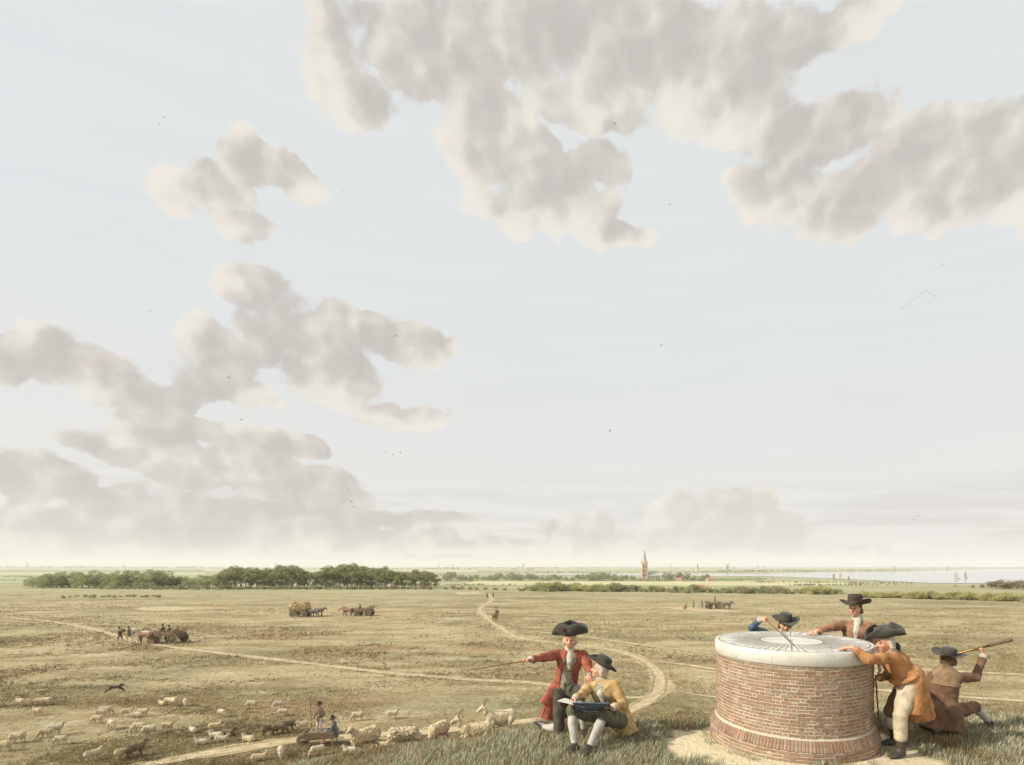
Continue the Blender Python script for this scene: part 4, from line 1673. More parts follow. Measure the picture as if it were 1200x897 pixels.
def kneeling_pointer():
    J = dict(head=at(668, 750, 7.30), look=(-0.06, -1, -0.04), headup=(0.06, 0, 1), neck=at(668, 763.5, 7.36), front=(0, -1, 0),
             rsh=at(652.5, 767, 7.33), lsh=at(684, 768, 7.36), waist=at(664, 792, 7.40), pelvis=at(662, 808, 7.42),
             rel=at(637, 771, 7.12), rwr=at(621, 773, 6.93), rhd=(-1, -0.45, -0.05), rpl=(0.1, -0.2, -1), rth=(-0.2, -1, 0), rcu=0.75,
             lel=at(691, 786, 7.22), lwr=at(690.5, 792, 7.02), lhd=(0.05, -1, -0.35), lpl=(0, -0.2, -1), lth=(-1, 0, 0), lcu=0.3,
             rhip=at(656, 809, 7.40), rkn=gz_(655, 7.18, 0.08), ran=gz_(637, 7.42, 0.075), rto=(-0.85, 0.5, -0.12), rso=(0.3, 0.4, 0.85),
             lhip=at(669, 809, 7.38), lkn=at(680, 812, 6.98), lan=gz_(684, 7.05, 0.085), lto=(-0.1, -1, 0))
    J['base'] = gz_(658, 7.25, 0)
    c = person('kneeling person in red coat and cocked hat pointing with a long stick', J)
    breeches(c, M_DKOLIVE)
    stockings(c, M_STOCK)
    shoes(c, M_SHOE)
    waistcoat(c, M_STRIPE)
    P = c['J']['pelvis']
    sk = [(P + V3(-0.08, 0.04, 0.06), at(643, 843, 7.42), 0.12, 0.15, (0.3, -1, 0), 0.5),
          (P + V3(-0.13, 0.0, 0.05), at(640, 826, 7.40), 0.08, 0.11, (0.3, -1, 0), 0.6),
          (P + V3(0.05, 0.07, 0.05), P + V3(0.10, 0.16, -0.42), 0.13, 0.15, (0, -1, 0), 0.45)]
    coat(c, M_REDCOAT, open_front=0.095, skirt=sk, seed=1)
    ruffles(c)
    cravat(c)
    # turned collar and lapels
    s = Sdf(0.008)
    n_, fr, sd, sp = c['J']['neck'], c['front'], c['side'], c['spine']
    for g in (-1, 1):
        s.chain([n_ - fr * 0.075 - sp * 0.005, n_ + sd * g * 0.085 - sp * 0.012, n_ + fr * 0.07 + sd * g * 0.075 - sp * 0.055, c['ch'] + fr * 0.15 + sd * g * 0.075 + sp * 0.03], [0.022, 0.024, 0.030, 0.018], 0.01, flat=fr, fs=0.7)
    put(c['root'], c['base'], 'collar', s, M_COLLAR, disp=folds(0.002, 40, 2))
    wig(c, M_HAIR_W)
    ho, Rm, o = hat(c, M_FELT, 'bicorne', brim=0.138, crown_h=0.11, rc=0.100, roll=0.10, tilt=0.05, lift=0.062)
    s = Sdf(0.007)
    k = o + np.array(Rm @ Vector((0.075, 0.155, 0.10)))
    s.ell(k, (0.032, 0.012, 0.034), ((1, 0, 0), (0, 1, 0), (0, 0, 1)), 0.01)
    put(c['root'], c['base'], 'cockade', s, M_REDTAIL, ho, disp=folds(0.004, 120, 2))
    buttons(c, [c['ch'] + c['front'] * 0.152 + c['side'] * 0.11 - c['spine'] * 0.06 * q for q in range(4)])
    h = at(616.5, 773.2, 6.86)
    tip = at(540, 787, 6.62)
    stick('long thin wooden pointing stick held by kneeling red coated person', h - nrm(tip - h) * 0.10 + V3(0, 0, -0.018), tip, 0.0085, 0.005, M_WOOD_STICK, 'stick', 'pointing_stick')


def sketcher():
    J = dict(head=at(703, 785, 6.95), look=(-0.92, -0.05, 0.22), headup=(0.25, 0, 1), neck=at(706, 797.5, 6.97), front=(-0.4, -0.9, 0),
             rsh=at(691, 804, 6.95), lsh=at(720, 803, 6.82), waist=at(715, 826, 6.99), pelvis=at(721, 843, 7.02),
             rel=at(682, 814, 6.72), rwr=at(673.5, 818.5, 6.55), rhd=(-0.5, -0.7, -0.25), rpl=(0.5, -0.3, -0.8), rth=(0.6, -0.7, 0.2), rcu=0.7,
             lel=at(731, 826, 6.72), lwr=at(717.5, 829.5, 6.46), lhd=(-0.9, -0.35, 0.1), lpl=(-0.1, 0.3, 0.9), lth=(0, -0.6, 0.8), lcu=0.55,
             rhip=at(712, 843, 6.82), lhip=at(727, 845, 6.86), rkn=at(670, 833, 6.50), lkn=at(708, 838, 6.40),
             ran=gz_(673, 6.33, 0.085), lan=gz_(691, 6.27, 0.085), rto=(-0.78, -0.6, 0), lto=(-0.3, -0.95, 0))
    J['base'] = gz_(716, 6.9, 0)
    c = person('seated person in ochre coat and round hat drawing on a blue board', J)
    breeches(c, M_OLIVE)
    stockings(c, M_STOCK)
    shoes(c, M_SHOE)
    waistcoat(c, M_STRIPE)
    P = c['J']['pelvis']
    G = lambda px, Y: gz_(px, Y, 0.05)
    sk = [(P + V3(0.06, 0.02, 0.08), G(738, 6.92), 0.15, 0.12, None, 1.0), (P + V3(0.0, 0.08, 0.05), G(728, 7.15), 0.14, 0.12, None, 1.0),
          (P + V3(0.1, -0.02, 0.04), G(742, 6.86), 0.08, 0.09, None, 1.0)]
    coat(c, M_OCHRE, open_front=0.090, skirt=sk, seed=2)
    ruffles(c)
    buttons(c, [c['ch'] + c['front'] * 0.152 - c['side'] * 0.10 - c['spine'] * 0.06 * q for q in range(4)])
    cravat(c)
    wig(c, M_HAIR_W, fluff=1.04)
    hat(c, M_FELT, 'round', brim=0.105, crown_h=0.125, rc=0.098, tilt=0.30, lift=0.075, curl=0.75)
    # drawing board resting on the knees, its blue underside to us
    a = R_(31)
    ctr = at(691, 828.5, 6.37)
    r_ = nrm((0.97, 0.16, -0.06))
    v_ = nrm(np.array([-0.12, -math.cos(a), math.sin(a)]))
    n_ = np.cross(r_, v_)
    root = empty('drawing_board', tuple(ctr))
    tag(root, 'blue covered drawing board with paper held on the lap of the seated person', 'drawing board')

    def slab(name, c0, w, h, th, rr, vv, m):
        nn = np.cross(rr, vv)
        mb = MB()
        V = [c0 + rr * sx * w / 2 + vv * sy * h / 2 + nn * sz * th / 2 for sx in (-1, 1) for sy in (-1, 1) for sz in (-1, 1)]
        mb.add(V, [(0, 1, 3, 2), (4, 6, 7, 5), (0, 4, 5, 1), (2, 3, 7, 6), (0, 2, 6, 4), (1, 5, 7, 3)])
        return mb.build(name, m, root)
    slab('board', V3(0.04, 0, 0), 0.46, 0.34, 0.012, r_, v_, M_BOARD)
    slab('cover_tie', V3(0.04, 0, 0) - v_ * 0.172, 0.30, 0.006, 0.02, r_, v_, M_LINEN)
    v2 = nrm(np.array([-0.35, -math.cos(R_(6)), math.sin(R_(6))]))
    r2 = nrm(np.array([0.95, -0.25, -0.16]))
    slab('paper', V3(-0.20, 0.03, 0.045) , 0.34, 0.24, 0.003, r2, v2, M_PAPER)
    h = at(669, 819, 6.47)
    stick('short pencil in the hand of the seated sketcher', h + V3(0.02, 0.03, 0.085), h + V3(-0.03, -0.05, -0.045), 0.005, 0.003, M_FELT, 'pencil', 'pencil')


def leaning_man():
    J = dict(head=at(1037, 753, 6.18), look=(-1, -0.08, -0.12), headup=(-0.15, 0, 1), neck=at(1043.5, 764, 6.2), front=(-1, 0, -0.3),
             lsh=at(1046, 771, 6.07), rsh=at(1047, 769, 6.42), waist=at(1056, 788, 6.22), pelvis=at(1064, 803, 6.2),
             lel=at(1018, 773, 5.93), lwr=V3(2.99, 6.0, TABLE_Z + 0.05), lhd=(-0.8, 0.5, -0.16), lpl=(0, 0, -1), lth=(0.3, 0.9, 0), lcu=0.16,
             rel=at(1041, 792, 6.46), rwr=at(1028.5, 795, 6.42), rhd=(-0.75, 0.1, -0.4), rpl=(-0.3, 0, -0.9), rth=(-0.2, -1, 0), rcu=0.75,
             lhip=at(1064, 806, 6.11), lkn=at(1055, 839, 6.03), lan=gz_(1056, 6.06, 0.085), lto=(-0.92, -0.35, 0),
             rhip=at(1061, 805, 6.31), rkn=at(1043, 833, 6.40), ran=gz_(1049, 6.52, 0.085), rto=(-0.97, -0.15, 0))
    J['base'] = gz_(1054, 6.2, 0)
    c = person('standing person in tawny coat leaning over the stone table with a cane', J)
    # one leg in brown, the near one wrapped in pale linen
    breeches(c, M_DKBROWN, which='r')
    s = Sdf(0.009)
    hip, kn, an = c['J']['lhip'], c['J']['lkn'], c['J']['lan']
    s.chain([hip, hip * 0.4 + kn * 0.6, kn], [0.112, 0.092, 0.076], 0.03)
    s.cap(kn, kn * 0.5 + an * 0.5, 0.074, 0.066, 0.02)
    for q in (0.12, 0.26, 0.42, 0.55):
        s.cap(kn * (1 - q) + an * q, kn * (1 - q - 0.05) + an * (q + 0.05), 0.079 - 0.012 * q, 0.082 - 0.012 * q, 0.012)
    put(c['root'], c['base'], 'legging', s, M_BUFF, disp=folds(0.005, 34, 5))
    stockings(c, M_BUFF, r=1.10)
    shoes(c, M_SHOE, boot=0.19)
    P, Wt = c['J']['pelvis'], c['J']['waist']
    sk = [(P + V3(0.03, 0.0, 0.10), at(1078, 842, 6.2), 0.165, 0.17, (0.25, 1, 0), 0.95), (P + V3(0.02, -0.08, 0.06), at(1070, 838, 6.06), 0.11, 0.10, None, 1.0),
          (P + V3(0.06, 0.05, 0.05), at(1083, 830, 6.3), 0.12, 0.12, None, 1.0)]
    coat(c, M_ORANGE, skirt=sk, seed=3, amp=0.010, infl=0.010)
    s = Sdf(0.009)                                         # gathered sash at the waist
    s.cap(P + c['spine'] * 0.11 - c['side'] * 0.05, P + c['spine'] * 0.11 + c['side'] * 0.05, 0.172, 0.172, 0.02, flat=c['spine'], fs=0.26)
    put(c['root'], c['base'], 'waist_sash', s, M_ORANGE, disp=folds(0.008, 60, 7))
    cravat(c)
    wig(c, M_HAIR_W, bow=c['H'] - c['f'] * 0.145 - c['u'] * 0.07)
    ho, Rm, o = hat(c, M_FELT, 'tricorne', brim=0.115, crown_h=0.12, rc=0.10, tilt=-0.10, lift=0.070)
    h = at(1026, 797, 6.42)
    foot = gz_(1032, 6.55, -0.01)
    stick('upright brown cane in the hand of the leaning person', h + V3(0, 0, 0.06), foot, 0.011, 0.008, M_WOOD_STICK, 'cane', 'cane')


def telescope_man():
    look = nrm((0.78, 0.58, 0.16))
    eye = at(1112, 772, 7.12) + look * 0.135 + V3(0.0, 0.0, 0.015)
    tip = at(1185, 750, 7.32)
    grip = eye + (tip - eye) * 0.46
    rhd = nrm((-0.10, 0.20, 0.95))
    wr = grip - rhd * 0.105 - nrm((-0.55, 0.7, 0.1)) * 0.022
    J = dict(head=at(1112, 772, 7.12), look=(0.78, 0.58, 0.16), headup=(-0.1, -0.1, 1), neck=at(1108, 786, 7.09), front=(0.3, 0.95, 0),
             lsh=at(1093, 793, 7.12), rsh=at(1122, 794, 7.0), waist=at(1105, 818, 7.07), pelvis=at(1103, 836, 7.08),
             rel=at(1143, 794, 7.06), rwr=wr, rhd=rhd, rpl=(-0.55, 0.7, 0.1), rth=(0.6, 0.6, 0.3), rcu=0.9,
             lel=at(1087, 814, 7.18), lwr=V3(4.74, 7.38, 7.42), lhd=(0.2, 0.9, -0.2), lpl=(0, 0, -1), lth=(1, 0, 0), lcu=0.3,
             rhip=at(1111, 838, 7.10), rkn=at(1142, 828, 7.28), ran=gz_(1158, 7.42, 0.085), rto=(0.9, 0.4, 0),
             lhip=at(1097, 839, 7.08), lkn=gz_(1089, 7.42, 0.08), lan=gz_(1091, 7.00, 0.08), lto=(-0.2, -0.9, -0.25), lso=(0, -0.3, 0.9))
    J['base'] = gz_(1105, 7.1, 0)
    c = person('person in dark brown coat sitting on one heel with a raised telescope', J)
    breeches(c, M_DKBROWN)
    stockings(c, M_LINEN)
    shoes(c, M_SHOE)
    P = c['J']['pelvis']
    sk = [(P + V3(0, -0.04, 0.05), gz_(1106, 7.02, 0.07), 0.20, 0.20, None, 1.0), (P + V3(-0.1, -0.03, 0.05), gz_(1088, 6.98, 0.06), 0.14, 0.13, None, 1.0),
          (P + V3(0.1, -0.04, 0.05), gz_(1119, 6.98, 0.05), 0.14, 0.14, None, 1.0)]
    coat(c, M_DKBROWN, skirt=sk, seed=4, amp=0.010)
    ruffles(c, 'r')
    s = Sdf(0.010)                                         # paler cape over the shoulders
    sh_l, sh_r = c['J']['lsh'], c['J']['rsh']
    s.cap(sh_l - c['side'] * 0.05, sh_r + c['side'] * 0.05, 0.086, 0.086, 0.03)
    s.cap((sh_l + sh_r) / 2, c['ch'] - c['spine'] * 0.01, 0.172, 0.196, 0.03, flat=c['front'], fs=0.82, cut='b')
    put(c['root'], c['base'], 'shoulder_cape', s, M_CAPE, disp=folds(0.006, 30, 9))
    wig(c, M_HAIR_B, queue=[c['H'] - c['u'] * 0.16 - c['f'] * 0.11, c['H'] - c['u'] * 0.24 - c['f'] * 0.135])
    hat(c, M_FELT, 'round', brim=0.115, crown_h=0.10, rc=0.095, tilt=-0.18, roll=0.12, lift=0.062, curl=0.35)
    e = eye
    d = nrm(tip - e)
    root = empty('telescope', tuple(e))
    tag(root, 'brass and dark leather drawn telescope raised to the eye', 'telescope')
    u_ = Vector(d)
    L = float(np.linalg.norm(tip - e))
    q = u_.to_track_quat('Z', 'Y').to_matrix().to_4x4()

    def tube(name, prof, m):
        mb = MB()
        mb.lathe(prof, 16)
        o = mb.build(name, m, root, True)
        o.matrix_local = q
    tube('eyepiece', [(0.0, 0.0), (0.016, 0.0), (0.017, 0.02), (0.012, 0.03), (0.0, 0.031)], M_SHOE)
    tube('draw_tube', [(0.0, 0.03), (0.012, 0.032), (0.012, L * 0.30), (0.017, L * 0.30), (0.017, L * 0.62), (0.0, L * 0.62)], M_BRASS)
    tube('barrel', [(0.0, L * 0.61), (0.024, L * 0.61), (0.025, L * 0.97), (0.028, L * 0.97), (0.028, L), (0.0, L)], mat('barrel_leather', lin(92, 70, 52), lin(116, 90, 68), rough=0.6))


def standing_behind():
    J = dict(head=at(1002, 713, 7.62), look=(-0.75, -0.6, -0.02), headup=(0, 0, 1), neck=at(1005, 725, 7.65), front=(-0.4, -0.9, 0),
             rsh=at(988, 733, 7.72), lsh=at(1019, 735, 7.56), waist=V3(3.87, 7.66, 8.08), pelvis=V3(3.88, 7.66, 7.87),
             rel=V3(3.44, 7.56, TABLE_Z + 0.10), rwr=V3(3.20, 7.47, TABLE_Z + 0.055), rhd=(-0.95, -0.2, -0.18), rpl=(0, 0, -1), rth=(0.1, -1, 0), rcu=0.2,
             lel=V3(4.12, 7.62, 8.00), lwr=V3(4.12, 7.50, 7.76), lpl=(-1, 0, 0), lth=(0, -1, 0), lcu=0.4,
             rhip=V3(3.79, 7.68, 7.84), rkn=V3(3.78, 7.62, 7.40), ran=V3(3.78, 7.68, mz(3.78, 7.68) + 0.085), rto=(-0.6, -0.8, 0),
             lhip=V3(3.97, 7.66, 7.84), lkn=V3(3.98, 7.60, 7.40), lan=V3(3.99, 7.68, mz(3.99, 7.68) + 0.085), lto=(-0.2, -0.95, 0))
    J['base'] = V3(3.88, 7.66, mz(3.88, 7.66))
    c = person('standing person in brown coat and wide hat resting one hand on the table', J)
    breeches(c, M_DKBROWN)
    stockings(c, M_STOCK)
    shoes(c, M_SHOE)
    P = c['J']['pelvis']
    coat(c, M_BROWNCOAT, skirt=[(P + V3(0, 0.02, 0.05), P + V3(0.01, 0.05, -0.50), 0.19, 0.25, c['front'], 0.8)], seed=5)
    cravat(c)
    wig(c, M_HAIR_B, queue=[c['H'] - c['u'] * 0.16 - c['f'] * 0.11 + c['rt'] * -0.02, c['H'] - c['u'] * 0.23 - c['f'] * 0.12])
    hat(c, M_FELT_B, 'round', brim=0.125, crown_h=0.150, rc=0.104, tilt=0.06, roll=0.06, lift=0.062, curl=0.62)


def stooping_man():
    J = dict(head=at(920, 732, 8.20), look=(-0.15, -0.95, -0.22), headup=(0, -0.1, 1), neck=V3(3.02, 8.30, 8.095), front=(-0.1, -0.8, -0.5),
             rsh=V3(2.79, 8.28, 8.06), lsh=V3(3.19, 8.33, 8.04), waist=V3(3.05, 8.56, 7.86), pelvis=V3(3.07, 8.72, 7.68),
             rel=at(881, 736, 8.08), rwr=at(891, 725.5, 7.86), rhd=(0.45, -0.75, 0.05), rpl=(0.5, 0.3, -0.7), rth=(0.2, -0.3, 0.8), rcu=0.85,
             lel=V3(3.38, 8.28, 7.86), lwr=V3(3.28, 8.10, 7.78), lpl=(0, 0, -1), lth=(-1, 0, 0), lcu=0.3,
             rhip=V3(2.97, 8.72, 7.66), rkn=V3(2.95, 8.52, 7.28), ran=V3(2.95, 8.66, mz(2.95, 8.66) + 0.085), rto=(-0.2, -1, 0),
             lhip=V3(3.17, 8.72, 7.66), lkn=V3(3.19, 8.52, 7.28), lan=V3(3.19, 8.66, mz(3.19, 8.66) + 0.085), lto=(0.1, -1, 0))
    J['base'] = V3(3.05, 8.6, mz(3.05, 8.6))
    c = person('stooping person with blue sleeve and dark hat peering over the far table edge', J)
    breeches(c, M_OLIVE)
    stockings(c, M_STOCK)
    shoes(c, M_SHOE)
    P = c['J']['pelvis']
    coat(c, M_BLUE, skirt=[(P + V3(0, 0.05, 0.02), P + V3(0, 0.10, -0.42), 0.18, 0.22, (0, 1, 0), 0.8)], seed=6)
    cravat(c)
    ruffles(c, 'r')
    wig(c, M_HAIR_B)
    hat(c, M_FELT, 'round', brim=0.125, crown_h=0.125, rc=0.102, roll=-0.05, tilt=0.05, lift=0.060, curl=0.5)
    h = at(898, 725, 7.72)
    tip = V3((930 - PX) / FPX * 6.45, 6.45, TABLE_Z + 0.006)
    stick('thin wooden rod slanting from a raised hand down to the stone table', h - nrm(tip - h) * 0.05 + V3(0, 0, -0.02), tip, 0.011, 0.008, M_WOOD_STICK, 'rod', 'measuring_rod')


kneeling_pointer()
sketcher()
leaning_man()
telescope_man()
standing_behind()
stooping_man()


# ------------------------------------------------------------------ trees and bushes
def leaf_cloud(clumps, per, size, rng, squash=0.8, shell=0.55):
    """leaf-sized faces spread through clumps; clumps: list of (centre, radius)"""
    V = []
    for (c, r) in clumps:
        n = max(4, int(per * (r ** 2)))
        d = rng.normal(0, 1, (n, 3))
        d /= np.linalg.norm(d, axis=1)[:, None]
        rad = r * (shell + (1 - shell) * rng.uniform(0, 1, n) ** 0.5)
        p = np.asarray(c) + d * rad[:, None] * np.array([1, 1, squash])
        nn = d + rng.normal(0, 0.55, (n, 3))
        nn /= np.linalg.norm(nn, axis=1)[:, None]
        a = np.cross(nn, rng.normal(0, 1, (n, 3)))
        a /= np.linalg.norm(a, axis=1)[:, None] + 1e-9
        b = np.cross(nn, a)
        s = size * rng.uniform(0.6, 1.4, n)[:, None]
        V.append(np.stack([p - a * s * 0.9, p - b * s * 0.5, p + a * s * 0.9, p + b * s * 0.5], 1).reshape(-1, 3))
    V = np.concatenate(V)
    i = np.arange(len(V) // 4) * 4
    return V, np.stack([i, i + 1, i + 2, i + 3], -1)


M_BARK = mat('bark', lin(120, 106, 88), lin(148, 132, 110), scale=3, rough=0.95)
M_LEAF_PINE = mat('pine_foliage', lin(138, 144, 96), lin(178, 178, 124), scale=0.7, rough=0.9, rnd=0.16, island=True, spec=0.1, transl=0.45)
M_LEAF_OAK = mat('oak_foliage', lin(148, 154, 106), lin(188, 188, 136), scale=0.7, rough=0.9, rnd=0.16, island=True, spec=0.1, transl=0.45)
M_LEAF_PALE = mat('pale_bush_foliage', lin(150, 148, 108), lin(176, 170, 128), scale=0.9, rough=0.9, rnd=0.14, island=True, spec=0.1, transl=0.45)
M_LEAF_YEL = mat('yellow_bush_foliage', lin(178, 174, 112), lin(204, 196, 134), scale=0.9, rough=0.9, rnd=0.14, island=True, spec=0.1, transl=0.45)
M_LEAF_BROWN = mat('brown_bush_foliage', lin(150, 136, 104), lin(176, 160, 126), scale=0.9, rough=0.9, rnd=0.14, island=True, spec=0.1, transl=0.45)


def pine_proto(seed, h=10.0):
    """parasol shaped pine: forked trunk and a broad deep clumped crown"""
    rng = np.random.default_rng(seed)
    tr = MB()
    lean = rng.normal(0, 0.3, 2)
    fork = np.array([lean[0], lean[1], h * 0.36])
    tr.bar((0, 0, -0.3), fork, 0.22, 0.15, 7)
    clumps = []
    k = 15
    for i in range(k):
        a = 2.399 * i + rng.uniform(-0.3, 0.3)
        r = h * 0.36 * math.sqrt((i + 0.5) / k) * rng.uniform(0.8, 1.1)
        z = h * (0.90 - 1.15 * (r / h) ** 1.3 + rng.uniform(-0.16, 0.0))
        c = np.array([lean[0] + math.cos(a) * r, lean[1] + math.sin(a) * r, z])
        clumps.append((c, h * rng.uniform(0.10, 0.15)))
        if i % 2:
            tr.bar(fork, c - V3(0, 0, h * 0.05), 0.10, 0.04, 5)
    clumps.append((np.array([lean[0], lean[1], h * 0.66]), h * 0.20))
    V, F = leaf_cloud(clumps, 75, 0.25, rng, 0.72)
    return tr.mesh('trunk', True), mesh_np('crown', V, F)


def oak_proto(seed, h=8.0):
    rng = np.random.default_rng(seed)
    tr = MB()
    fork = V3(rng.normal(0, 0.2), rng.normal(0, 0.2), h * 0.22)
    tr.bar((0, 0, -0.3), fork, 0.24, 0.18, 7)
    clumps = []
    for i in range(20):
        a = rng.uniform(0, 6.28)
        zz = rng.uniform(0.14, 0.86)
        r = h * 0.46 * math.sqrt(max(0.08, 1 - ((zz - 0.42) / 0.50) ** 2)) * rng.uniform(0.45, 0.98)
        c = V3(math.cos(a) * r, math.sin(a) * r, h * zz)
        clumps.append((c, h * rng.uniform(0.12, 0.19)))
        if i < 6:
            tr.bar(fork, c, 0.10, 0.03, 5)
    clumps.append((V3(0, 0, h * 0.50), h * 0.28))
    V, F = leaf_cloud(clumps, 75, 0.25, rng, 0.8)
    return tr.mesh('trunk', True), mesh_np('crown', V, F)


def bush_proto(seed, h=2.4):
    rng = np.random.default_rng(seed)
    tr = MB()
    clumps = []
    for i in range(12):
        a = rng.uniform(0, 6.28)
        r = h * rng.uniform(0.1, 0.75)
        c = V3(math.cos(a) * r, math.sin(a) * r, h * rng.uniform(0.12, 0.78) * (1 - 0.45 * r / h))
        clumps.append((c, h * rng.uniform(0.20, 0.30)))
        tr.bar((0, 0, -0.1), c, 0.05, 0.02, 5)
    V, F = leaf_cloud(clumps, 300, 0.12, rng, 0.85)
    V[:, 2] = np.maximum(V[:, 2], 0.02)
    return tr.mesh('stem', True), mesh_np('foliage', V, F)


PINES = [pine_proto(s) for s in range(5)]
OAKS = [oak_proto(20 + s) for s in range(4)]
BUSHES = [bush_proto(40 + s) for s in range(4)]
TREE_N = [0]


def place_tree(kind, protos, nom, px, py, top, label, group, leaf, Y=None, jitter=0.0, names=('trunk', 'crown'), wide=1.0, cat='tree'):
    """tree whose foot is at pixel (px,py) on the land and whose top is at photo height top"""
    g = ground_at(px, py) if Y is None else V3((px - PX) / FPX * Y, Y, float(land_z(0, Y)))
    h = (CAM_H - (top - PY) / FPX * g[1]) - g[2]
    k = h / nom
    TREE_N[0] += 1
    t, c = protos[TREE_N[0] % len(protos)]
    rt = empty(kind, tuple(g), (TREE_N[0] * 2.399) % 6.283)
    rt.scale = (k * wide, k * wide, k)
    tag(rt, label, cat, group)
    link(names[0], t, M_BARK, rt)
    link(names[1], c, leaf, rt)
    return rt


def interp_top(prof, x):
    return float(np.interp(x, [p[0] for p in prof], [p[1] for p in prof]))


WOOD = [(36, 676), (60, 671), (80, 671), (100, 669), (118, 672), (132, 674), (150, 667), (170, 668), (190, 668), (200, 674), (215, 676), (235, 674), (250, 676), (262, 668), (278, 664), (300, 665), (318, 668), (332, 663), (346, 662), (360, 671), (378, 667), (392, 662), (405, 660), (420, 661), (435, 665), (450, 664), (462, 669), (478, 668), (495, 668), (508, 672), (514, 679)]
rw = random.Random(11)
x = 258.0
while x < 510:
    for row in range(2):
        py = 690.2 - row * 1.6
        pxx = x + rw.uniform(-4, 4) + row * 5
        tp = interp_top(WOOD, pxx) + rw.uniform(-3.0, 1.2) - 0.8
        place_tree('pine_tree', PINES, 10.0, pxx, py, tp, 'tall flat topped pine with bare trunk in the dark grove', 'pines of the dark grove', M_LEAF_PINE, wide=rw.uniform(0.9, 1.15))
    x += rw.uniform(6.5, 9.0)
x = 38.0
while x < 258:
    place_tree('oak_tree', OAKS, 8.0, x, 689.5 + rw.uniform(-1, 0.3), interp_top(WOOD, x) + rw.uniform(-2.8, 0.8), 'rounded leafy tree in the low wood left of the pines', 'rounded trees of the low wood', M_LEAF_OAK, wide=rw.uniform(1.0, 1.3))
    x += rw.uniform(6, 9)
x = 256.0
while x < 512:
    place_tree('oak_tree', OAKS, 8.0, x, 688.3 + rw.uniform(-0.4, 0.3), max(672.0, interp_top(WOOD, x) + 7) + rw.uniform(-1, 2.5), 'lower rounded tree standing among the pine trunks', 'rounded trees among the pines', M_LEAF_OAK, wide=rw.uniform(1.2, 1.5))
    x += rw.uniform(11, 17)
# undergrowth along the foot of the wood
x = 118.0
while x < 512:
    place_tree('bush', BUSHES, 2.4, x, 690.8 + rw.uniform(-0.2, 0.4), 686 + rw.uniform(-1.5, 1.2), 'pale low bush along the foot of the wood', 'bushes at the foot of the wood', rw.choice((M_LEAF_PALE, M_LEAF_BROWN, M_LEAF_OAK, M_LEAF_PALE)), names=('stem', 'foliage'), wide=rw.uniform(1.0, 1.4), cat='bush')
    x += rw.uniform(6.5, 10)
for x, py, tp in ((522, 691, 687), (531, 691, 685.5), (540, 691.2, 686.5), (550, 691.3, 687), (559, 691.3, 687.3), (569, 691.5, 687.8), (580, 691.6, 688), (592, 692, 688.5)):
    place_tree('bush', BUSHES, 2.4, x, py, tp, 'brown low bush right of the pine grove', 'brown bushes right of the grove', M_LEAF_BROWN, names=('stem', 'foliage'), wide=1.3, cat='bush')
# small scrub on the plain at the left
for i in range(16):
    x = 74 + i * 7.6 + rw.uniform(-2, 2)
    place_tree('bush', BUSHES, 2.4, x, 700.3 + rw.uniform(-1.2, 1.0), 696.8 + rw.uniform(-1, 1), 'small pale shrub on the open plain before the low wood', 'small shrubs on the open plain', M_LEAF_PALE, names=('stem', 'foliage'), wide=1.2, cat='bush')
# hedge along the edge of the plain in front of the church
x = 612.0
while x < 985:
    t = (x - 612) / 370
    py = 692.5 + 4.0 * t
    hh = 9.0 + 3.0 * math.sin(x * 0.11) * math.sin(x * 0.031 + 1)
    if 640 < x < 690 or 700 < x < 716:
        hh += 2.5
    place_tree('bush', BUSHES, 2.4, x, py + rw.uniform(-0.8, 0.6), py - max(3.5, hh + rw.uniform(-1.5, 1.5)), 'grey green bush in the long hedge below the church', 'bushes of the long hedge', rw.choice((M_LEAF_OAK, M_LEAF_PALE, M_LEAF_OAK, M_LEAF_YEL)), names=('stem', 'foliage'), wide=rw.uniform(1.0, 1.35), cat='bush')
    x += rw.uniform(4.5, 7.5)
# yellowish hedge at the right
x = 1012.0
while x < 1215:
    t = (x - 1012) / 200
    py = 700.0 + 5.0 * t
    place_tree('bush', BUSHES, 2.4, x, py + rw.uniform(-0.6, 0.6), py - (7.5 + 4.0 * min(1, t * 2) + rw.uniform(-1.5, 1.5)), 'yellow green bush in the hedge this side of the lake', 'yellow bushes of the lakeside hedge', M_LEAF_YEL, names=('stem', 'foliage'), wide=rw.uniform(1.0, 1.35), cat='bush')
    x += rw.uniform(4.5, 6.5)
# copse at the right edge
for x, py, tp in ((1140, 689, 685), (1151, 689, 684), (1162, 690, 681), (1168, 690, 679), (1176, 690.5, 678.5), (1184, 690.5, 679.5), (1192, 690.5, 680), (1200, 691, 679), (1209, 691, 680)):
    place_tree('oak_tree', OAKS, 8.0, x, py, tp, 'brownish rounded tree in the copse by the lake', 'trees of the lakeside copse', M_LEAF_BROWN, wide=1.4)
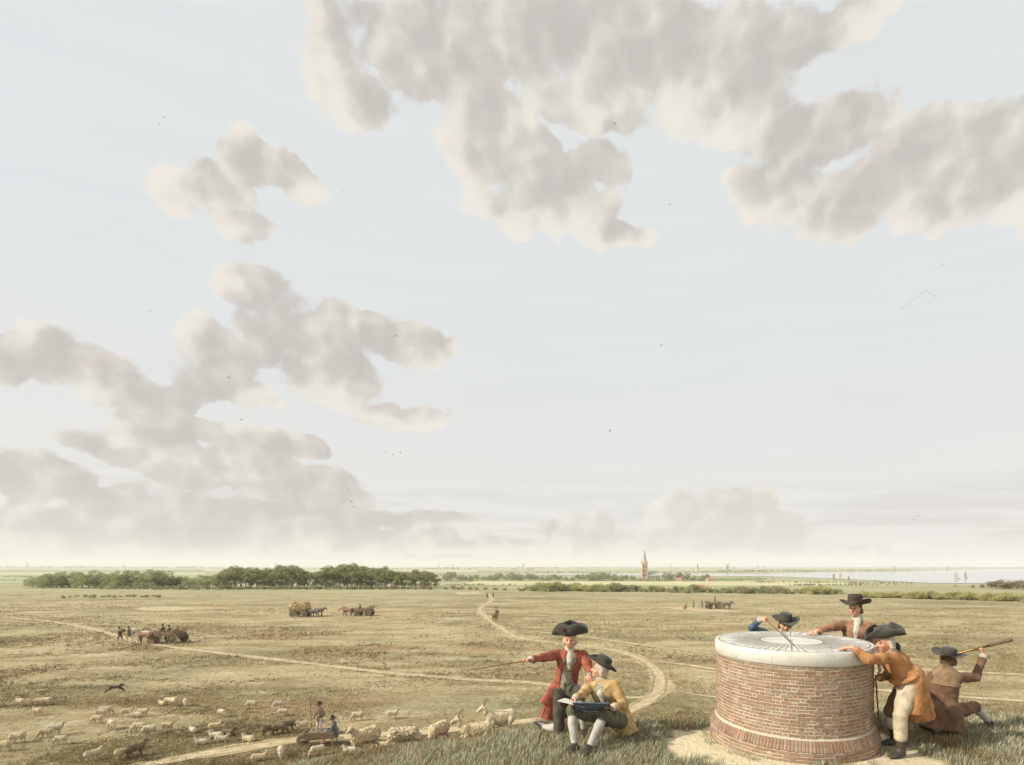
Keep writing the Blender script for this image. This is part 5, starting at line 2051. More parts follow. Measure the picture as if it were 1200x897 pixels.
# tree row beyond the yellow field and round the church
x = 522.0
while x < 835:
    tp = 671.8 + 1.8 * math.sin(x * 0.07) + rw.uniform(-1.2, 1.2) + (2.0 if 660 < x < 690 else 0)
    if not (747 < x < 778):
        place_tree('oak_tree', OAKS, 8.0, x, 681.0 + rw.uniform(-0.5, 0.3), tp, 'rounded tree in the row beside the distant church', 'tree row beside the church', rw.choice((M_LEAF_OAK, M_LEAF_PALE)), wide=1.2)
    x += rw.uniform(5.5, 10)
for x, tp in ((690, 671.5), (697, 671), (720, 672.5)):
    place_tree('oak_tree', OAKS, 8.0, x, 681.2, tp, 'taller rounded tree left of the church tower', 'taller trees left of the church', M_LEAF_OAK, wide=1.1)
for x, tp in ((750, 676.5), (757, 677), (765, 677.5), (772, 677), (780, 676)):
    place_tree('bush', BUSHES, 2.4, x, 681.6, tp, 'low bush in front of the church nave', 'bushes in front of the church', M_LEAF_OAK, names=('stem', 'foliage'), wide=1.1, cat='bush')


def far_wood(pix, hpx, label, seed, n, leaf):
    """far strip of trees that reads as one mass"""
    rng = np.random.default_rng(seed)
    a, b = ground_at(*pix[0]), ground_at(*pix[1])
    clumps = []
    for i in range(n):
        t = rng.uniform(0, 1)
        p = a + (b - a) * t
        h = hpx / FPX * p[1] * (0.45 + 0.75 * fbm(np.array([t * 14.0]), np.array([seed * 3.1]), seed)[0])
        clumps.append((p + V3(0, rng.uniform(-20, 20), h * rng.uniform(0.30, 0.60)), h * rng.uniform(0.30, 0.48)))
    size = 0.45 / FPX * a[1]
    V, F = leaf_cloud(clumps, 22 / (clumps[0][1] ** 2), size * 1.2, rng, 0.8)
    o = link('far_wood', mesh_np('far_wood', V, F), leaf)
    tag(o, label, 'wood', kind='stuff')


far_wood([(-30, 666.2), (270, 666.4)], 3.4, 'long thin line of woods on the horizon behind the low wood', 1, 200, M_LEAF_OAK)
far_wood([(255, 668), (560, 667.5)], 2.4, 'thin far woods behind the pine grove', 2, 120, M_LEAF_OAK)
far_wood([(520, 666), (860, 666.6)], 2.0, 'faint far woods behind the church', 3, 150, M_LEAF_OAK)
far_wood([(840, 670), (955, 670)], 2.6, 'dark strip of woods left of the lake', 4, 90, M_LEAF_OAK)
far_wood([(940, 670.6), (1070, 669.8)], 4.0, 'wooded tongue of land in the lake', 5, 110, M_LEAF_OAK)
far_wood([(1060, 666.2), (1260, 666.2)], 1.6, 'faint far shore beyond the lake', 6, 90, M_LEAF_OAK)
far_wood([(500, 687.4), (700, 688.2)], 4.0, 'green hedge between the long hedge and the church', 12, 110, M_LEAF_OAK)
far_wood([(820, 680.5), (905, 680)], 4.5, 'green tree belt right of the church', 13, 70, M_LEAF_OAK)
far_wood([(560, 671.5), (740, 671.8)], 2.2, 'thin tree line across the far meadows', 14, 110, M_LEAF_OAK)
far_wood([(770, 671.2), (900, 671.0)], 2.0, 'thin tree line behind the far tower', 15, 80, M_LEAF_OAK)
far_wood([(-30, 676.5), (140, 677)], 2.6, 'low hedge line in the meadows behind the low wood', 7, 90, M_LEAF_OAK)
far_wood([(-30, 680.5), (60, 681)], 2.6, 'hedge line left of the low wood', 8, 60, M_LEAF_OAK)
far_wood([(515, 678.5), (620, 678)], 2.6, 'far hedge right of the pine grove', 9, 60, M_LEAF_PALE)
far_wood([(930, 686.5), (1150, 689)], 2.4, 'low hedge on the near lake shore', 10, 130, M_LEAF_OAK)
far_wood([(880, 682.5), (1060, 684.3)], 2.2, 'thin shore hedge by the water', 11, 110, M_LEAF_PALE)


# ------------------------------------------------------------------ far buildings
M_BRICK_FAR = mat('rose_brick', lin(204, 172, 154), lin(214, 186, 168), scale=0.2, rough=0.95)
M_SLATE = mat('grey_slate', lin(168, 166, 158), lin(184, 180, 170), scale=0.3, rough=0.8)
M_TILE = mat('red_tile', lin(172, 112, 90), lin(188, 132, 110), scale=0.3, rough=0.9)
M_WHITEWASH = mat('pale_plaster', lin(206, 200, 184), lin(192, 184, 166), scale=0.3, rough=0.95)
M_WINDOW = mat('dark_window', lin(84, 80, 76), rough=0.3)
M_TIMBER_FAR = mat('weathered_timber', lin(150, 138, 122), lin(168, 156, 140), scale=0.5, rough=0.9)


def pyramid(mb, c, r, z0, z1, n=4, r1=0.0, rot=math.pi / 4):
    V = [(c[0] + r * math.cos(rot + 2 * math.pi * i / n), c[1] + r * math.sin(rot + 2 * math.pi * i / n), z0) for i in range(n)]
    if r1 <= 0:
        V.append((c[0], c[1], z1))
        mb.add(V, [(i, (i + 1) % n, n) for i in range(n)] + [tuple(range(n - 1, -1, -1))])
    else:
        V += [(c[0] + r1 * math.cos(rot + 2 * math.pi * i / n), c[1] + r1 * math.sin(rot + 2 * math.pi * i / n), z1) for i in range(n)]
        mb.add(V, [(i, (i + 1) % n, n + (i + 1) % n, n + i) for i in range(n)] + [tuple(range(n - 1, -1, -1)), tuple(range(n, 2 * n))])


def gable(mb, x0, x1, y0, y1, z0, z1, hip=0.0):
    ym = (y0 + y1) / 2
    V = [(x0, y0, z0), (x1, y0, z0), (x1, y1, z0), (x0, y1, z0), (x0 + hip, ym, z1), (x1 - hip, ym, z1)]
    mb.add(V, [(0, 1, 5, 4), (2, 3, 4, 5), (1, 2, 5), (3, 0, 4), (3, 2, 1, 0)])


def church():
    g = ground_at(755, 680)
    root = empty('church', tuple(g), 0.12)
    tag(root, 'distant church with tall rose brick tower, slender spire and grey roofed nave', 'church')
    u = g[1] / FPX                                   # metres per photo pixel here
    w = 6.4 * u
    b = MB()
    b.box((0, 0, 9.5 * u), (w, w, 19 * u + 1))
    for s in (-1, 1):
        for t in (-1, 1):
            b.box((s * w / 2, t * w / 2, 7 * u), (1.1 * u, 1.1 * u, 14 * u + 1))
    b.build('tower', M_BRICK_FAR, root)
    b = MB()
    b.box((0, 0, 19.6 * u), (w * 1.12, w * 1.12, 0.9 * u))
    b.build('parapet', M_WHITEWASH, root)
    for s in (-1, 1):
        for t in (-1, 1):
            b = MB()
            pyramid(b, (s * w * 0.48, t * w * 0.48), 0.7 * u, 20.1 * u, 24 * u)
            b.build('pinnacle', M_SLATE, root)
    b = MB()
    pyramid(b, (0, 0), w * 0.40, 20 * u, 25 * u, 8, w * 0.34)
    b.build('lantern', M_BRICK_FAR, root)
    b = MB()
    pyramid(b, (0, 0), w * 0.40, 25 * u, 36.5 * u, 8)
    b.build('spire', M_SLATE, root)
    for k, z in enumerate((6, 11, 15.5)):
        for s in (-1, 1):
            b = MB()
            b.box((s * w * 0.20, -w / 2 - 0.04, z * u), (w * 0.17, 0.3, 3.0 * u))
            b.build('window', M_WINDOW, root)
    b = MB()
    b.box((11 * u, 2, 2.4 * u), (15 * u, 10 * u, 5.6 * u))
    b.build('nave_wall', M_WHITEWASH, root)
    b = MB()
    gable(b, 3 * u, 19.0 * u, 2 - 5.4 * u, 2 + 5.4 * u, 5.25 * u, 10.5 * u, hip=3.5 * u)
    b.build('roof', M_SLATE, root)
    for k in range(5):
        b = MB()
        b.box((5 * u + k * 2.9 * u, 2 - 5.0 * u - 0.05, 2.9 * u), (1.0 * u, 0.3, 3.0 * u))
        b.build('window', M_WINDOW, root)


church()


def house(px, py, wpx, hpx, roof, wall, label, rz=0.0):
    g = ground_at(px, py)
    u = g[1] / FPX
    root = empty('cottage', tuple(g), rz)
    tag(root, label, 'house')
    w, h = wpx * u, hpx * u
    b = MB()
    b.box((0, 0, h * 0.22), (w, w * 0.6, h * 0.46))
    b.build('wall', wall, root)
    b = MB()
    gable(b, -w * 0.55, w * 0.55, -w * 0.36, w * 0.36, h * 0.452, h, hip=w * 0.06)
    rf = b.build('roof', roof, root)
    b = MB()
    b.box((w * 0.3, 0, h * 1.0), (w * 0.09, w * 0.09, h * 0.3))
    b.build('chimney', M_BRICK_FAR, rf)
    for s in (-0.28, 0.0, 0.28):
        b = MB()
        b.box((s * w, -w * 0.3 - 0.03, h * 0.24), (w * 0.10, 0.12, h * 0.2))
        b.build('window', M_WINDOW, root)


house(821, 692.5, 10, 7, M_TILE, M_WHITEWASH, 'small cottage with red roof behind the long hedge')
house(832, 681.5, 8, 4.5, M_TILE, M_WHITEWASH, 'small red roofed house right of the church', 0.2)
house(795, 681.3, 7, 4, M_TILE, M_WHITEWASH, 'low house close beside the church nave', -0.2)
house(603, 668, 8, 3.2, M_SLATE, M_WHITEWASH, 'far grey house below the left town spire', 0.1)
house(622, 668, 9, 3.0, M_TILE, M_WHITEWASH, 'far red roofed house right of the town spire', 0.1)
house(892, 669.5, 9, 3.5, M_SLATE, M_WHITEWASH, 'far house beside twin turrets', 0.1)


def spire(px, py, top, wpx, label, roof=M_SLATE):
    g = ground_at(px, py)
    u = g[1] / FPX
    root = empty('church_tower', tuple(g), 0.3)
    tag(root, label, 'tower')
    h = (py - top) * u
    w = wpx * u
    b = MB()
    b.box((0, 0, h * 0.26), (w, w, h * 0.56))
    b.build('shaft', M_BRICK_FAR, root)
    b = MB()
    pyramid(b, (0, 0), w * 0.62, h * 0.541, h)
    b.build('roof', roof, root)
    b = MB()
    b.box((0, -w / 2 - 0.1, h * 0.42), (w * 0.3, 0.4, h * 0.12))
    b.build('window', M_WINDOW, root)


spire(613, 667.5, 659, 2.0, 'far town spire left of the church')
spire(817, 670, 660, 2.6, 'far squat tower right of the church')
spire(32, 666.5, 658.5, 1.5, 'tiny spire on the horizon beyond the end of the low wood')
spire(145, 666.5, 660, 1.4, 'tiny spire on the horizon above the low wood')
spire(323, 667, 658.5, 1.6, 'thin spire peeping over the pine grove')
spire(514, 668, 660.5, 1.4, 'thin spire at the right end of the grove')
spire(531, 668, 661, 1.4, 'thin spire right of the grove beside another')
spire(786, 667, 660, 1.2, 'faint thin spire right of the church')
spire(888, 669, 661.5, 1.3, 'left one of two far turrets before the lake')
spire(894, 669, 662, 1.3, 'right one of two far turrets before the lake')
spire(1047, 669.5, 661.5, 2.4, 'far tower on the wooded tongue of land')


def windmill(px, py, top, label):
    g = ground_at(px, py)
    u = g[1] / FPX
    root = empty('windmill', tuple(g), 0.35)
    tag(root, label, 'windmill')
    h = (py - top) * u * 0.72
    b = MB()
    b.lathe([(h * 0.26, 0), (h * 0.15, h * 0.85), (0.0, h * 0.85)], 8)
    b.build('mill_body', M_TIMBER_FAR, root)
    b = MB()
    b.lathe([(h * 0.17, h * 0.852), (h * 0.13, h * 0.98), (0.0, h * 1.04)], 8)
    b.build('cap', M_SLATE, root)
    for k in range(4):
        b = MB()
        a = k * math.pi / 2 + 0.6
        b.box((0, 0, h * 0.31), (h * 0.10, 0.25, h * 0.60))
        o = b.build('sail', M_TIMBER_FAR, root)
        o.matrix_local = Matrix.Translation((0, -h * 0.22, h * 0.92)) @ Matrix.Rotation(a, 4, 'Y')


windmill(852, 670.2, 660.5, 'far windmill right of the church')


def boat(px, py, mast_px, label, group=None):
    g = ground_at(px, py)
    g[2] = LOW_Z + 0.5
    u = g[1] / FPX
    root = empty('sailing_boat', tuple(g), rw.uniform(-0.6, 0.6))
    tag(root, label, 'boat', group)
    L = mast_px * u * 0.75
    V, F = [], []
    n = 9
    for j, (s, z) in enumerate(((0.75, -0.02), (1.0, 0.10))):
        for i in range(2 * n):
            t = (i if i < n else 2 * n - 1 - i) / (n - 1)
            sg = 1 if i < n else -1
            V.append(((t - 0.5) * L * (0.9 + 0.1 * j), sg * L * 0.15 * s * (1 - (2 * t - 1) ** 4) + 0.01 * sg, z * L + 0.06 * L * j * (2 * t - 1) ** 2))
    m = 2 * n
    for i in range(m):
        F.append((i, (i + 1) % m, m + (i + 1) % m, m + i))
    F += [tuple(range(m - 1, -1, -1)), tuple(range(m, 2 * m))]
    b = MB()
    b.add(V, F)
    b.build('hull', M_TIMBER_FAR, root)
    h = mast_px * u
    b = MB()
    b.bar((L * 0.08, 0, 0.05 * L), (L * 0.08, 0, h), 0.16, 0.10, 6)
    ms = b.build('mast', M_TIMBER_FAR, root)
    b = MB()
    b.add([(L * 0.05, 0.02, h * 0.18), (-L * 0.42, 0.35, h * 0.2), (-L * 0.28, 0.35, h * 0.90), (L * 0.05, 0.02, h * 0.78), (L * 0.05, 0.10, h * 0.18), (-L * 0.42, 0.43, h * 0.2), (-L * 0.28, 0.43, h * 0.90), (L * 0.05, 0.10, h * 0.78)], [(0, 1, 2, 3), (7, 6, 5, 4), (0, 4, 5, 1), (1, 5, 6, 2), (2, 6, 7, 3), (3, 7, 4, 0)])
    b.build('sail', mat('tanned_sail', lin(168, 148, 124), lin(188, 170, 146), scale=0.4, rough=0.9) if 'tanned_sail' not in bpy.data.materials else bpy.data.materials['tanned_sail'], root)


for px_, py_, m_ in ((978, 680, 8), (986, 680, 9), (995, 681, 6)):
    boat(px_, py_, m_, 'small sailing boat moored by the near lake shore', 'boats by the near shore')
for px_, py_, m_ in ((1121.5, 679, 9), (1132, 678, 8)):
    boat(px_, py_, m_, 'brown sailing boat alone out on the open lake', 'boats out on the open lake')
for px_, py_, m_ in ((1095, 668.6, 4.5), (1110, 668.6, 5)):
    boat(px_, py_, m_, 'tiny far sail near the further lake shore', 'tiny far sails')


# ------------------------------------------------------------------ animals
def woolly(amp, f=38.0, seed=1):
    """irregular lumps, like matted fleece or heaped stuff"""
    r = np.random.default_rng(seed)
    D = r.normal(0, 1, (16, 3))
    D /= np.linalg.norm(D, axis=1)[:, None]
    ph = r.uniform(0, 6, 16)
    fr = f * r.uniform(0.45, 1.7, 16)

    def fn(v):
        w = v + 0.25 / f * np.sin(v[:, [1, 2, 0]] * f * 0.8 + 2.0)
        s = 0
        for i in range(0, 16, 2):
            s = s + np.sin((w @ D[i]) * fr[i] + ph[i]) * np.sin((w @ D[i + 1]) * fr[i + 1] + ph[i + 1])
        return amp * s / 1.6
    return fn


def sdf_mesh(name, s, disp=None):
    v, f = s.build(name, disp)
    return mesh_np(name, v, f, True)


def sheep_proto(pose, seed):
    """sheep facing +X, feet at z=0; body with head and legs in one skin, fleece as its coat"""
    rr = random.Random(seed)
    b, w = Sdf(0.02), Sdf(0.026)
    dz = -0.30 if pose == 'lie' else 0.0
    B0, B1 = V3(-0.36, 0, 0.58 + dz), V3(0.30, 0, 0.60 + dz)
    b.cap(B0, B1, 0.17, 0.16, 0.05)
    w.cap(B0, B1, 0.235, 0.215, 0.08, flat=(0, 1, 0), fs=0.88)
    w.ell(V3(-0.40, 0, 0.60 + dz), (0.20, 0.20, 0.23), None, 0.06)
    if pose == 'graze':
        N, Hd, M = V3(0.56, 0, 0.42), V3(0.66, 0.02, 0.24), V3(0.76, 0.03, 0.07)
    elif pose == 'lie':
        N, Hd, M = V3(0.48, 0, 0.50), V3(0.58, 0.0, 0.62), V3(0.74, 0.0, 0.56)
    else:
        N, Hd, M = V3(0.48, 0, 0.78), V3(0.58, 0.0, 0.93), V3(0.74, 0.0, 0.86)
    b.chain([B1, N, Hd], [0.14, 0.10, 0.085], 0.05)
    b.cap(Hd, M, 0.080, 0.045, 0.03)
    up = nrm(np.cross((0, 1, 0), M - Hd)) * -1.0
    for g in (-1, 1):
        b.cap(Hd - nrm(M - Hd) * 0.03 + V3(0, g * 0.06, 0.03), Hd - nrm(M - Hd) * 0.05 + V3(0, g * 0.17, 0.01), 0.024, 0.014, 0.02)
    w.chain([B1 + V3(0.05, 0, 0.0), N], [0.20, 0.13], 0.06)
    for i, (lx, ly) in enumerate(((0.27, 0.11), (0.27, -0.11), (-0.36, 0.12), (-0.36, -0.12))):
        st = rr.uniform(-0.05, 0.05)
        if pose == 'lie':
            b.chain([V3(lx, ly, 0.22), V3(lx + 0.10, ly * 1.5, 0.10), V3(lx + 0.24, ly * 1.3, 0.035)], [0.07, 0.045, 0.03], 0.03)
        elif lx > 0:
            b.chain([V3(lx, ly, 0.50), V3(lx + st * 0.4, ly, 0.27), V3(lx + st, ly, 0.03)], [0.075, 0.038, 0.030], 0.03)
        else:
            b.chain([V3(lx, ly, 0.52), V3(lx + 0.06 + st * 0.4, ly, 0.36), V3(lx - 0.06 + st, ly, 0.25), V3(lx - 0.02 + st, ly, 0.03)], [0.10, 0.06, 0.036, 0.030], 0.03)
    w.cap(V3(-0.56, 0, 0.60 + dz), V3(-0.62, 0, 0.45 + dz), 0.05, 0.03, 0.03)
    return sdf_mesh('sheep', b), sdf_mesh('fleece', w, woolly(0.016, 48, seed))


M_WOOL = mat('cream_wool', lin(186, 167, 132), lin(219, 202, 168), scale=7, rough=0.95, bump=0.8, bscale=30, spec=0.1, rnd=0.08)
M_SHEEPSKIN = mat('sheep_face', lin(170, 152, 124), lin(196, 180, 152), scale=9, rough=0.9)
M_WOOL_D = mat('grey_brown_wool', lin(112, 98, 80), lin(142, 126, 104), scale=7, rough=0.95, bump=0.8, bscale=30, spec=0.1)
M_FACE_D = mat('dark_sheep_face', lin(92, 78, 62), lin(116, 100, 82), scale=9, rough=0.9)
SHEEP = {k: [sheep_proto(k, s) for s in ((1, 2) if k != 'lie' else (3,))] for k in ('graze', 'stand', 'lie')}
SN = [0]


def sheep(px, py, pose, ang, label, group=None, dark=False, Y=None, size=1.0, cat='sheep'):
    SN[0] += 1
    if Y is None:
        g = ground_at(px, py)
    else:
        X = (px - PX) / FPX * Y
        g = V3(X, Y, float(surf_z(X, Y)))
    bme, wme = SHEEP[pose][SN[0] % len(SHEEP[pose])]
    o = link('sheep', bme, M_FACE_D if dark else M_SHEEPSKIN)
    o.location = g
    o.rotation_euler = (0, 0, R_(ang))
    o.scale = (size * 0.84, size * 0.95, size)
    tag(o, label, cat, group)
    link('fleece', wme, M_WOOL_D if dark else M_WOOL, o)
    return o


for px_, py_, p_, a_ in ((24, 828, 's', 170), (47, 827, 'g', 10), (55, 827, 's', 0), (44, 839, 's', 175), (124, 838, 'g', 20), (118, 841, 's', 200), (114, 848, 'g', 190), (131, 855, 'g', -30),
                         (149, 840, 's', 30), (160, 841, 'l', 190), (168, 840, 's', 10), (190, 827, 'l', 160), (198, 827, 'g', -10), (204, 828, 's', -30), (217, 828, 'g', -50),
                         (260, 841, 'g', -20), (295, 831, 'g', 190), (21, 871, 'g', 185), (4, 881, 's', 190), (54, 865, 'g', 200), (64, 862, 's', 30), (71, 873, 'g', 185),
                         (163, 859, 'g', 190), (175, 861, 'g', 200), (196, 857, 's', 10), (226, 859, 'l', 150), (252, 858, 's', 20), (253, 866, 'l', 180), (236, 873, 'l', 190),
                         (260, 870, 'l', 10), (291, 870, 'l', 170), (109, 892, 's', 60), (144, 890, 'g', 70), (326, 831, 'g', 30), (332, 840, 'g', 10), (354, 857, 's', 240),
                         (304, 892, 'l', 20), (329, 888, 'g', -60), (372, 886, 'g', 215), (419, 845, 'g', 185), (460, 843, 's', 10), (449, 877, 'l', 10), (411, 884, 'l', 190)):
    pose_ = {'g': 'grazing head down', 's': 'standing head up', 'l': 'lying down'}[p_]
    if py_ < 834 and px_ < 240:
        where = 'in the grass close below the running dog'
    elif py_ > 880:
        where = 'along the near pale road'
    elif px_ < 80:
        where = 'in the outermost group of the flock'
    elif px_ > 400:
        where = 'between the wheelbarrow and the goats'
    elif px_ > 290:
        where = 'round the shepherd with the crook'
    elif px_ > 218:
        where = 'near the dark lying sheep'
    else:
        where = 'in the crowded middle of the flock'
    lab = 'cream sheep ' + pose_ + ' ' + where
    grp = lab.replace('cream sheep', 'sheep')
    sheep(px_, py_, {'g': 'graze', 's': 'stand', 'l': 'lie'}[p_], a_, lab, grp, size=random.uniform(0.58, 0.72))
sheep(267, 863, 'lie', 0, 'dark grey brown sheep lying among the pale flock', dark=True, size=0.75)
sheep(159, 887, 'stand', 60, 'dark grey brown sheep standing beside a grazing pale one', dark=True, size=0.78)
for px_, py_, a_ in ((315, 862, 60), (327, 861, 20), (338, 857, 40)):
    sheep(px_, py_, 'graze', a_, 'brownish grazing sheep in the small group beside the wheelbarrow', 'brownish sheep beside the wheelbarrow', dark=True, size=0.74)
# the bigger ones on the flank of the mound
sheep(428, 880, 'stand', 245, 'large cream sheep facing us with raised head on the mound slope', Y=13.0, size=0.85)
sheep(474, 882, 'graze', 15, 'large cream sheep seen side on at the mound foot', Y=14.5, size=0.85)
sheep(514, 874, 'graze', 250, 'large shaggy sheep grazing towards us beside another large one', Y=15.0, size=0.82)


def goat_proto(pose):
    b = Sdf(0.018)
    dz = -0.32 if pose == 'lie' else 0
    B0, B1 = V3(-0.36, 0, 0.64 + dz), V3(0.30, 0, 0.66 + dz)
    b.cap(B0, B1, 0.21, 0.19, 0.06, flat=(0, 1, 0), fs=0.85)
    b.ell(V3(-0.02, 0, 0.57 + dz), (0.30, 0.18, 0.20), None, 0.06)
    b.ell(V3(-0.40, 0, 0.68 + dz), (0.16, 0.15, 0.18), None, 0.05)
    N, Hd, M = V3(0.50, 0, 0.84 + dz), V3(0.60, 0, 0.98 + dz), V3(0.79, 0, 0.88 + dz)
    b.chain([B1 + V3(0, 0, 0.04), N, Hd], [0.15, 0.10, 0.085], 0.05)
    b.cap(Hd, M, 0.078, 0.045, 0.03)
    b.cap(M - V3(0.03, 0, 0.04), M - V3(0.04, 0, 0.15), 0.022, 0.008, 0.02)
    for g in (-1, 1):
        b.cap(Hd + V3(-0.03, g * 0.06, 0.02), Hd + V3(-0.06, g * 0.19, -0.01), 0.026, 0.012, 0.02)
    for i, (lx, ly) in enumerate(((0.26, 0.11), (0.28, -0.10), (-0.36, 0.12), (-0.34, -0.11))):
        if pose == 'lie':
            b.chain([V3(lx, ly, 0.22), V3(lx + 0.12, ly * 1.6, 0.10), V3(lx + 0.28, ly * 1.3, 0.035)], [0.08, 0.045, 0.03], 0.03)
        elif lx > 0:
            b.chain([V3(lx, ly, 0.56), V3(lx, ly, 0.30), V3(lx + 0.02, ly, 0.03)], [0.085, 0.042, 0.032], 0.03)
        else:
            b.chain([V3(lx, ly, 0.58), V3(lx + 0.07, ly, 0.42), V3(lx - 0.07, ly, 0.28), V3(lx - 0.03, ly, 0.03)], [0.12, 0.07, 0.040, 0.032], 0.03)
    b.cap(V3(-0.54, 0, 0.76 + dz), V3(-0.64, 0, 0.68 + dz), 0.04, 0.02, 0.03)
    hs = []
    for g in (-1, 1):
        h = Sdf(0.012)
        h.chain([Hd + V3(-0.02, g * 0.04, 0.05), Hd + V3(-0.06, g * 0.07, 0.17), Hd + V3(-0.15, g * 0.10, 0.24), Hd + V3(-0.24, g * 0.13, 0.24)], [0.028, 0.024, 0.018, 0.008], 0.01)
        hs.append(sdf_mesh('horn', h))
    return sdf_mesh('goat', b, woolly(0.004, 40, 4)), hs


M_HORN = mat('horn', lin(128, 112, 88), lin(150, 134, 108), scale=20, rough=0.6)
for pose, px_, py_, Y_, a_, lab in (('stand', 586, 857, 15.6, 200, 'standing horned cream goat at the edge of the mound'), ('lie', 557, 862, 15.0, 195, 'cream goat lying beside the standing horned goat')):
    gb, gh = goat_proto(pose)
    X_ = (px_ - PX) / FPX * Y_
    o = link('goat', gb, M_WOOL, None, (X_, Y_, float(surf_z(X_, Y_))))
    o.rotation_euler = (0, 0, R_(a_))
    o.scale = (0.86, 0.98, 1.0)
    tag(o, lab, 'goat')
    for hm_ in gh:
        link('horn', hm_, M_HORN, o)


def horse_proto(stride, headdown=0.0, seed=0):
    b = Sdf(0.035)
    b.cap(V3(-0.62, 0, 1.16), V3(0.48, 0, 1.14), 0.29, 0.28, 0.08, flat=(0, 1, 0), fs=0.85)
    b.ell(V3(-0.66, 0, 1.18), (0.30, 0.27, 0.30), None, 0.08)
    b.ell(V3(0.50, 0, 1.10), (0.28, 0.24, 0.32), None, 0.08)
    N = V3(0.98, 0, 1.62 - 0.25 * headdown)
    Hd = V3(1.10, 0, 1.72 - 0.35 * headdown)
    M = V3(1.46, 0, 1.42 - 0.45 * headdown)
    b.chain([V3(0.56, 0, 1.28), N, Hd], [0.22, 0.14, 0.12], 0.08)
    b.chain([Hd, Hd * 0.45 + M * 0.55, M], [0.125, 0.10, 0.075], 0.04)
    for g in (-1, 1):
        b.cap(Hd + V3(-0.02, g * 0.06, 0.09), Hd + V3(0.0, g * 0.07, 0.21), 0.035, 0.012, 0.03)
    for i, (lx, ly, ph) in enumerate(((0.45, 0.15, 1), (0.45, -0.15, -1), (-0.68, 0.16, -1), (-0.68, -0.16, 1))):
        st = stride * ph
        if lx > 0:
            b.chain([V3(lx, ly, 0.98), V3(lx + st * 0.35, ly, 0.52), V3(lx + st * 0.8, ly, 0.14), V3(lx + st * 0.8 + 0.06, ly, 0.05)], [0.14, 0.072, 0.052, 0.065], 0.05)
        else:
            b.chain([V3(lx, ly, 1.04), V3(lx + 0.12 + st * 0.3, ly, 0.80), V3(lx - 0.10 + st * 0.6, ly, 0.52), V3(lx - 0.04 + st * 0.9, ly, 0.14), V3(lx + 0.03 + st * 0.9, ly, 0.05)], [0.20, 0.13, 0.072, 0.052, 0.065], 0.05)
    m = Sdf(0.03)
    m.chain([Hd + V3(0.05, 0, 0.10), N + V3(-0.10, 0, 0.05), V3(0.52, 0, 1.50)], [0.06, 0.085, 0.06], 0.03, flat=(0, 1, 0), fs=0.6)
    t = Sdf(0.03)
    t.chain([V3(-0.93, 0, 1.28), V3(-1.04, 0, 1.05), V3(-1.06, 0, 0.60)], [0.05, 0.075, 0.05], 0.03)
    return sdf_mesh('horse', b), sdf_mesh('mane', m, woolly(0.015, 40, 2)), sdf_mesh('tail', t, woolly(0.012, 40, 3))


HORSES = [horse_proto(0.10, 0.1), horse_proto(-0.22, 0.5), horse_proto(0.22, 0.9)]
M_H_BROWN = mat('brown_horse_coat', lin(128, 102, 82), lin(152, 124, 100), scale=3, rough=0.7, spec=0.3)
M_H_DARK = mat('dark_horse_coat', lin(104, 96, 88), lin(124, 116, 106), scale=3, rough=0.7, spec=0.3)
M_H_GREY = mat('grey_horse_coat', lin(176, 166, 152), lin(202, 192, 178), scale=3, rough=0.7, spec=0.3)
M_MANE = mat('horse_mane_hair', lin(92, 82, 72), lin(110, 100, 88), scale=20, rough=0.8)


def horse(loc, ang, m, label, k=0, group=None):
    b, mn, tl = HORSES[k]
    o = link('horse', b, m, None, tuple(loc))
    o.rotation_euler = (0, 0, R_(ang))
    tag(o, label, 'horse', group)
    link('mane', mn, M_MANE, o)
    link('tail', tl, M_MANE, o)
    return o


def dog():
    s = Sdf(0.018)
    s.chain([V3(-0.24, 0, 0.42), V3(0.0, 0, 0.42), V3(0.26, 0, 0.44)], [0.10, 0.10, 0.13], 0.05)
    s.chain([V3(0.32, 0, 0.50), V3(0.42, 0, 0.58)], [0.09, 0.08], 0.04)
    s.cap(V3(0.44, 0, 0.58), V3(0.62, 0, 0.53), 0.072, 0.036, 0.03)
    for g in (-1, 1):
        s.cap(V3(0.40, g * 0.05, 0.63), V3(0.36, g * 0.07, 0.69), 0.025, 0.010, 0.02)
        s.chain([V3(0.26, g * 0.07, 0.38), V3(0.46, g * 0.07, 0.26), V3(0.62, g * 0.07, 0.14)], [0.055, 0.034, 0.026], 0.03)
        s.chain([V3(-0.24, g * 0.07, 0.40), V3(-0.34, g * 0.07, 0.27), V3(-0.52, g * 0.07, 0.20), V3(-0.64, g * 0.07, 0.04)], [0.085, 0.05, 0.03, 0.026], 0.03)
    s.chain([V3(-0.32, 0, 0.46), V3(-0.50, 0, 0.54), V3(-0.66, 0, 0.62)], [0.035, 0.03, 0.015], 0.03)
    g = ground_at(135, 812)
    o = link('dog', sdf_mesh('dog', s), mat('dark_dog_fur', lin(70, 62, 54), lin(92, 82, 72), scale=12, rough=0.9), None, tuple(g))
    o.rotation_euler = (0, 0, R_(8))
    tag(o, 'dark dog running across the dry grass above the flock', 'dog')


dog()


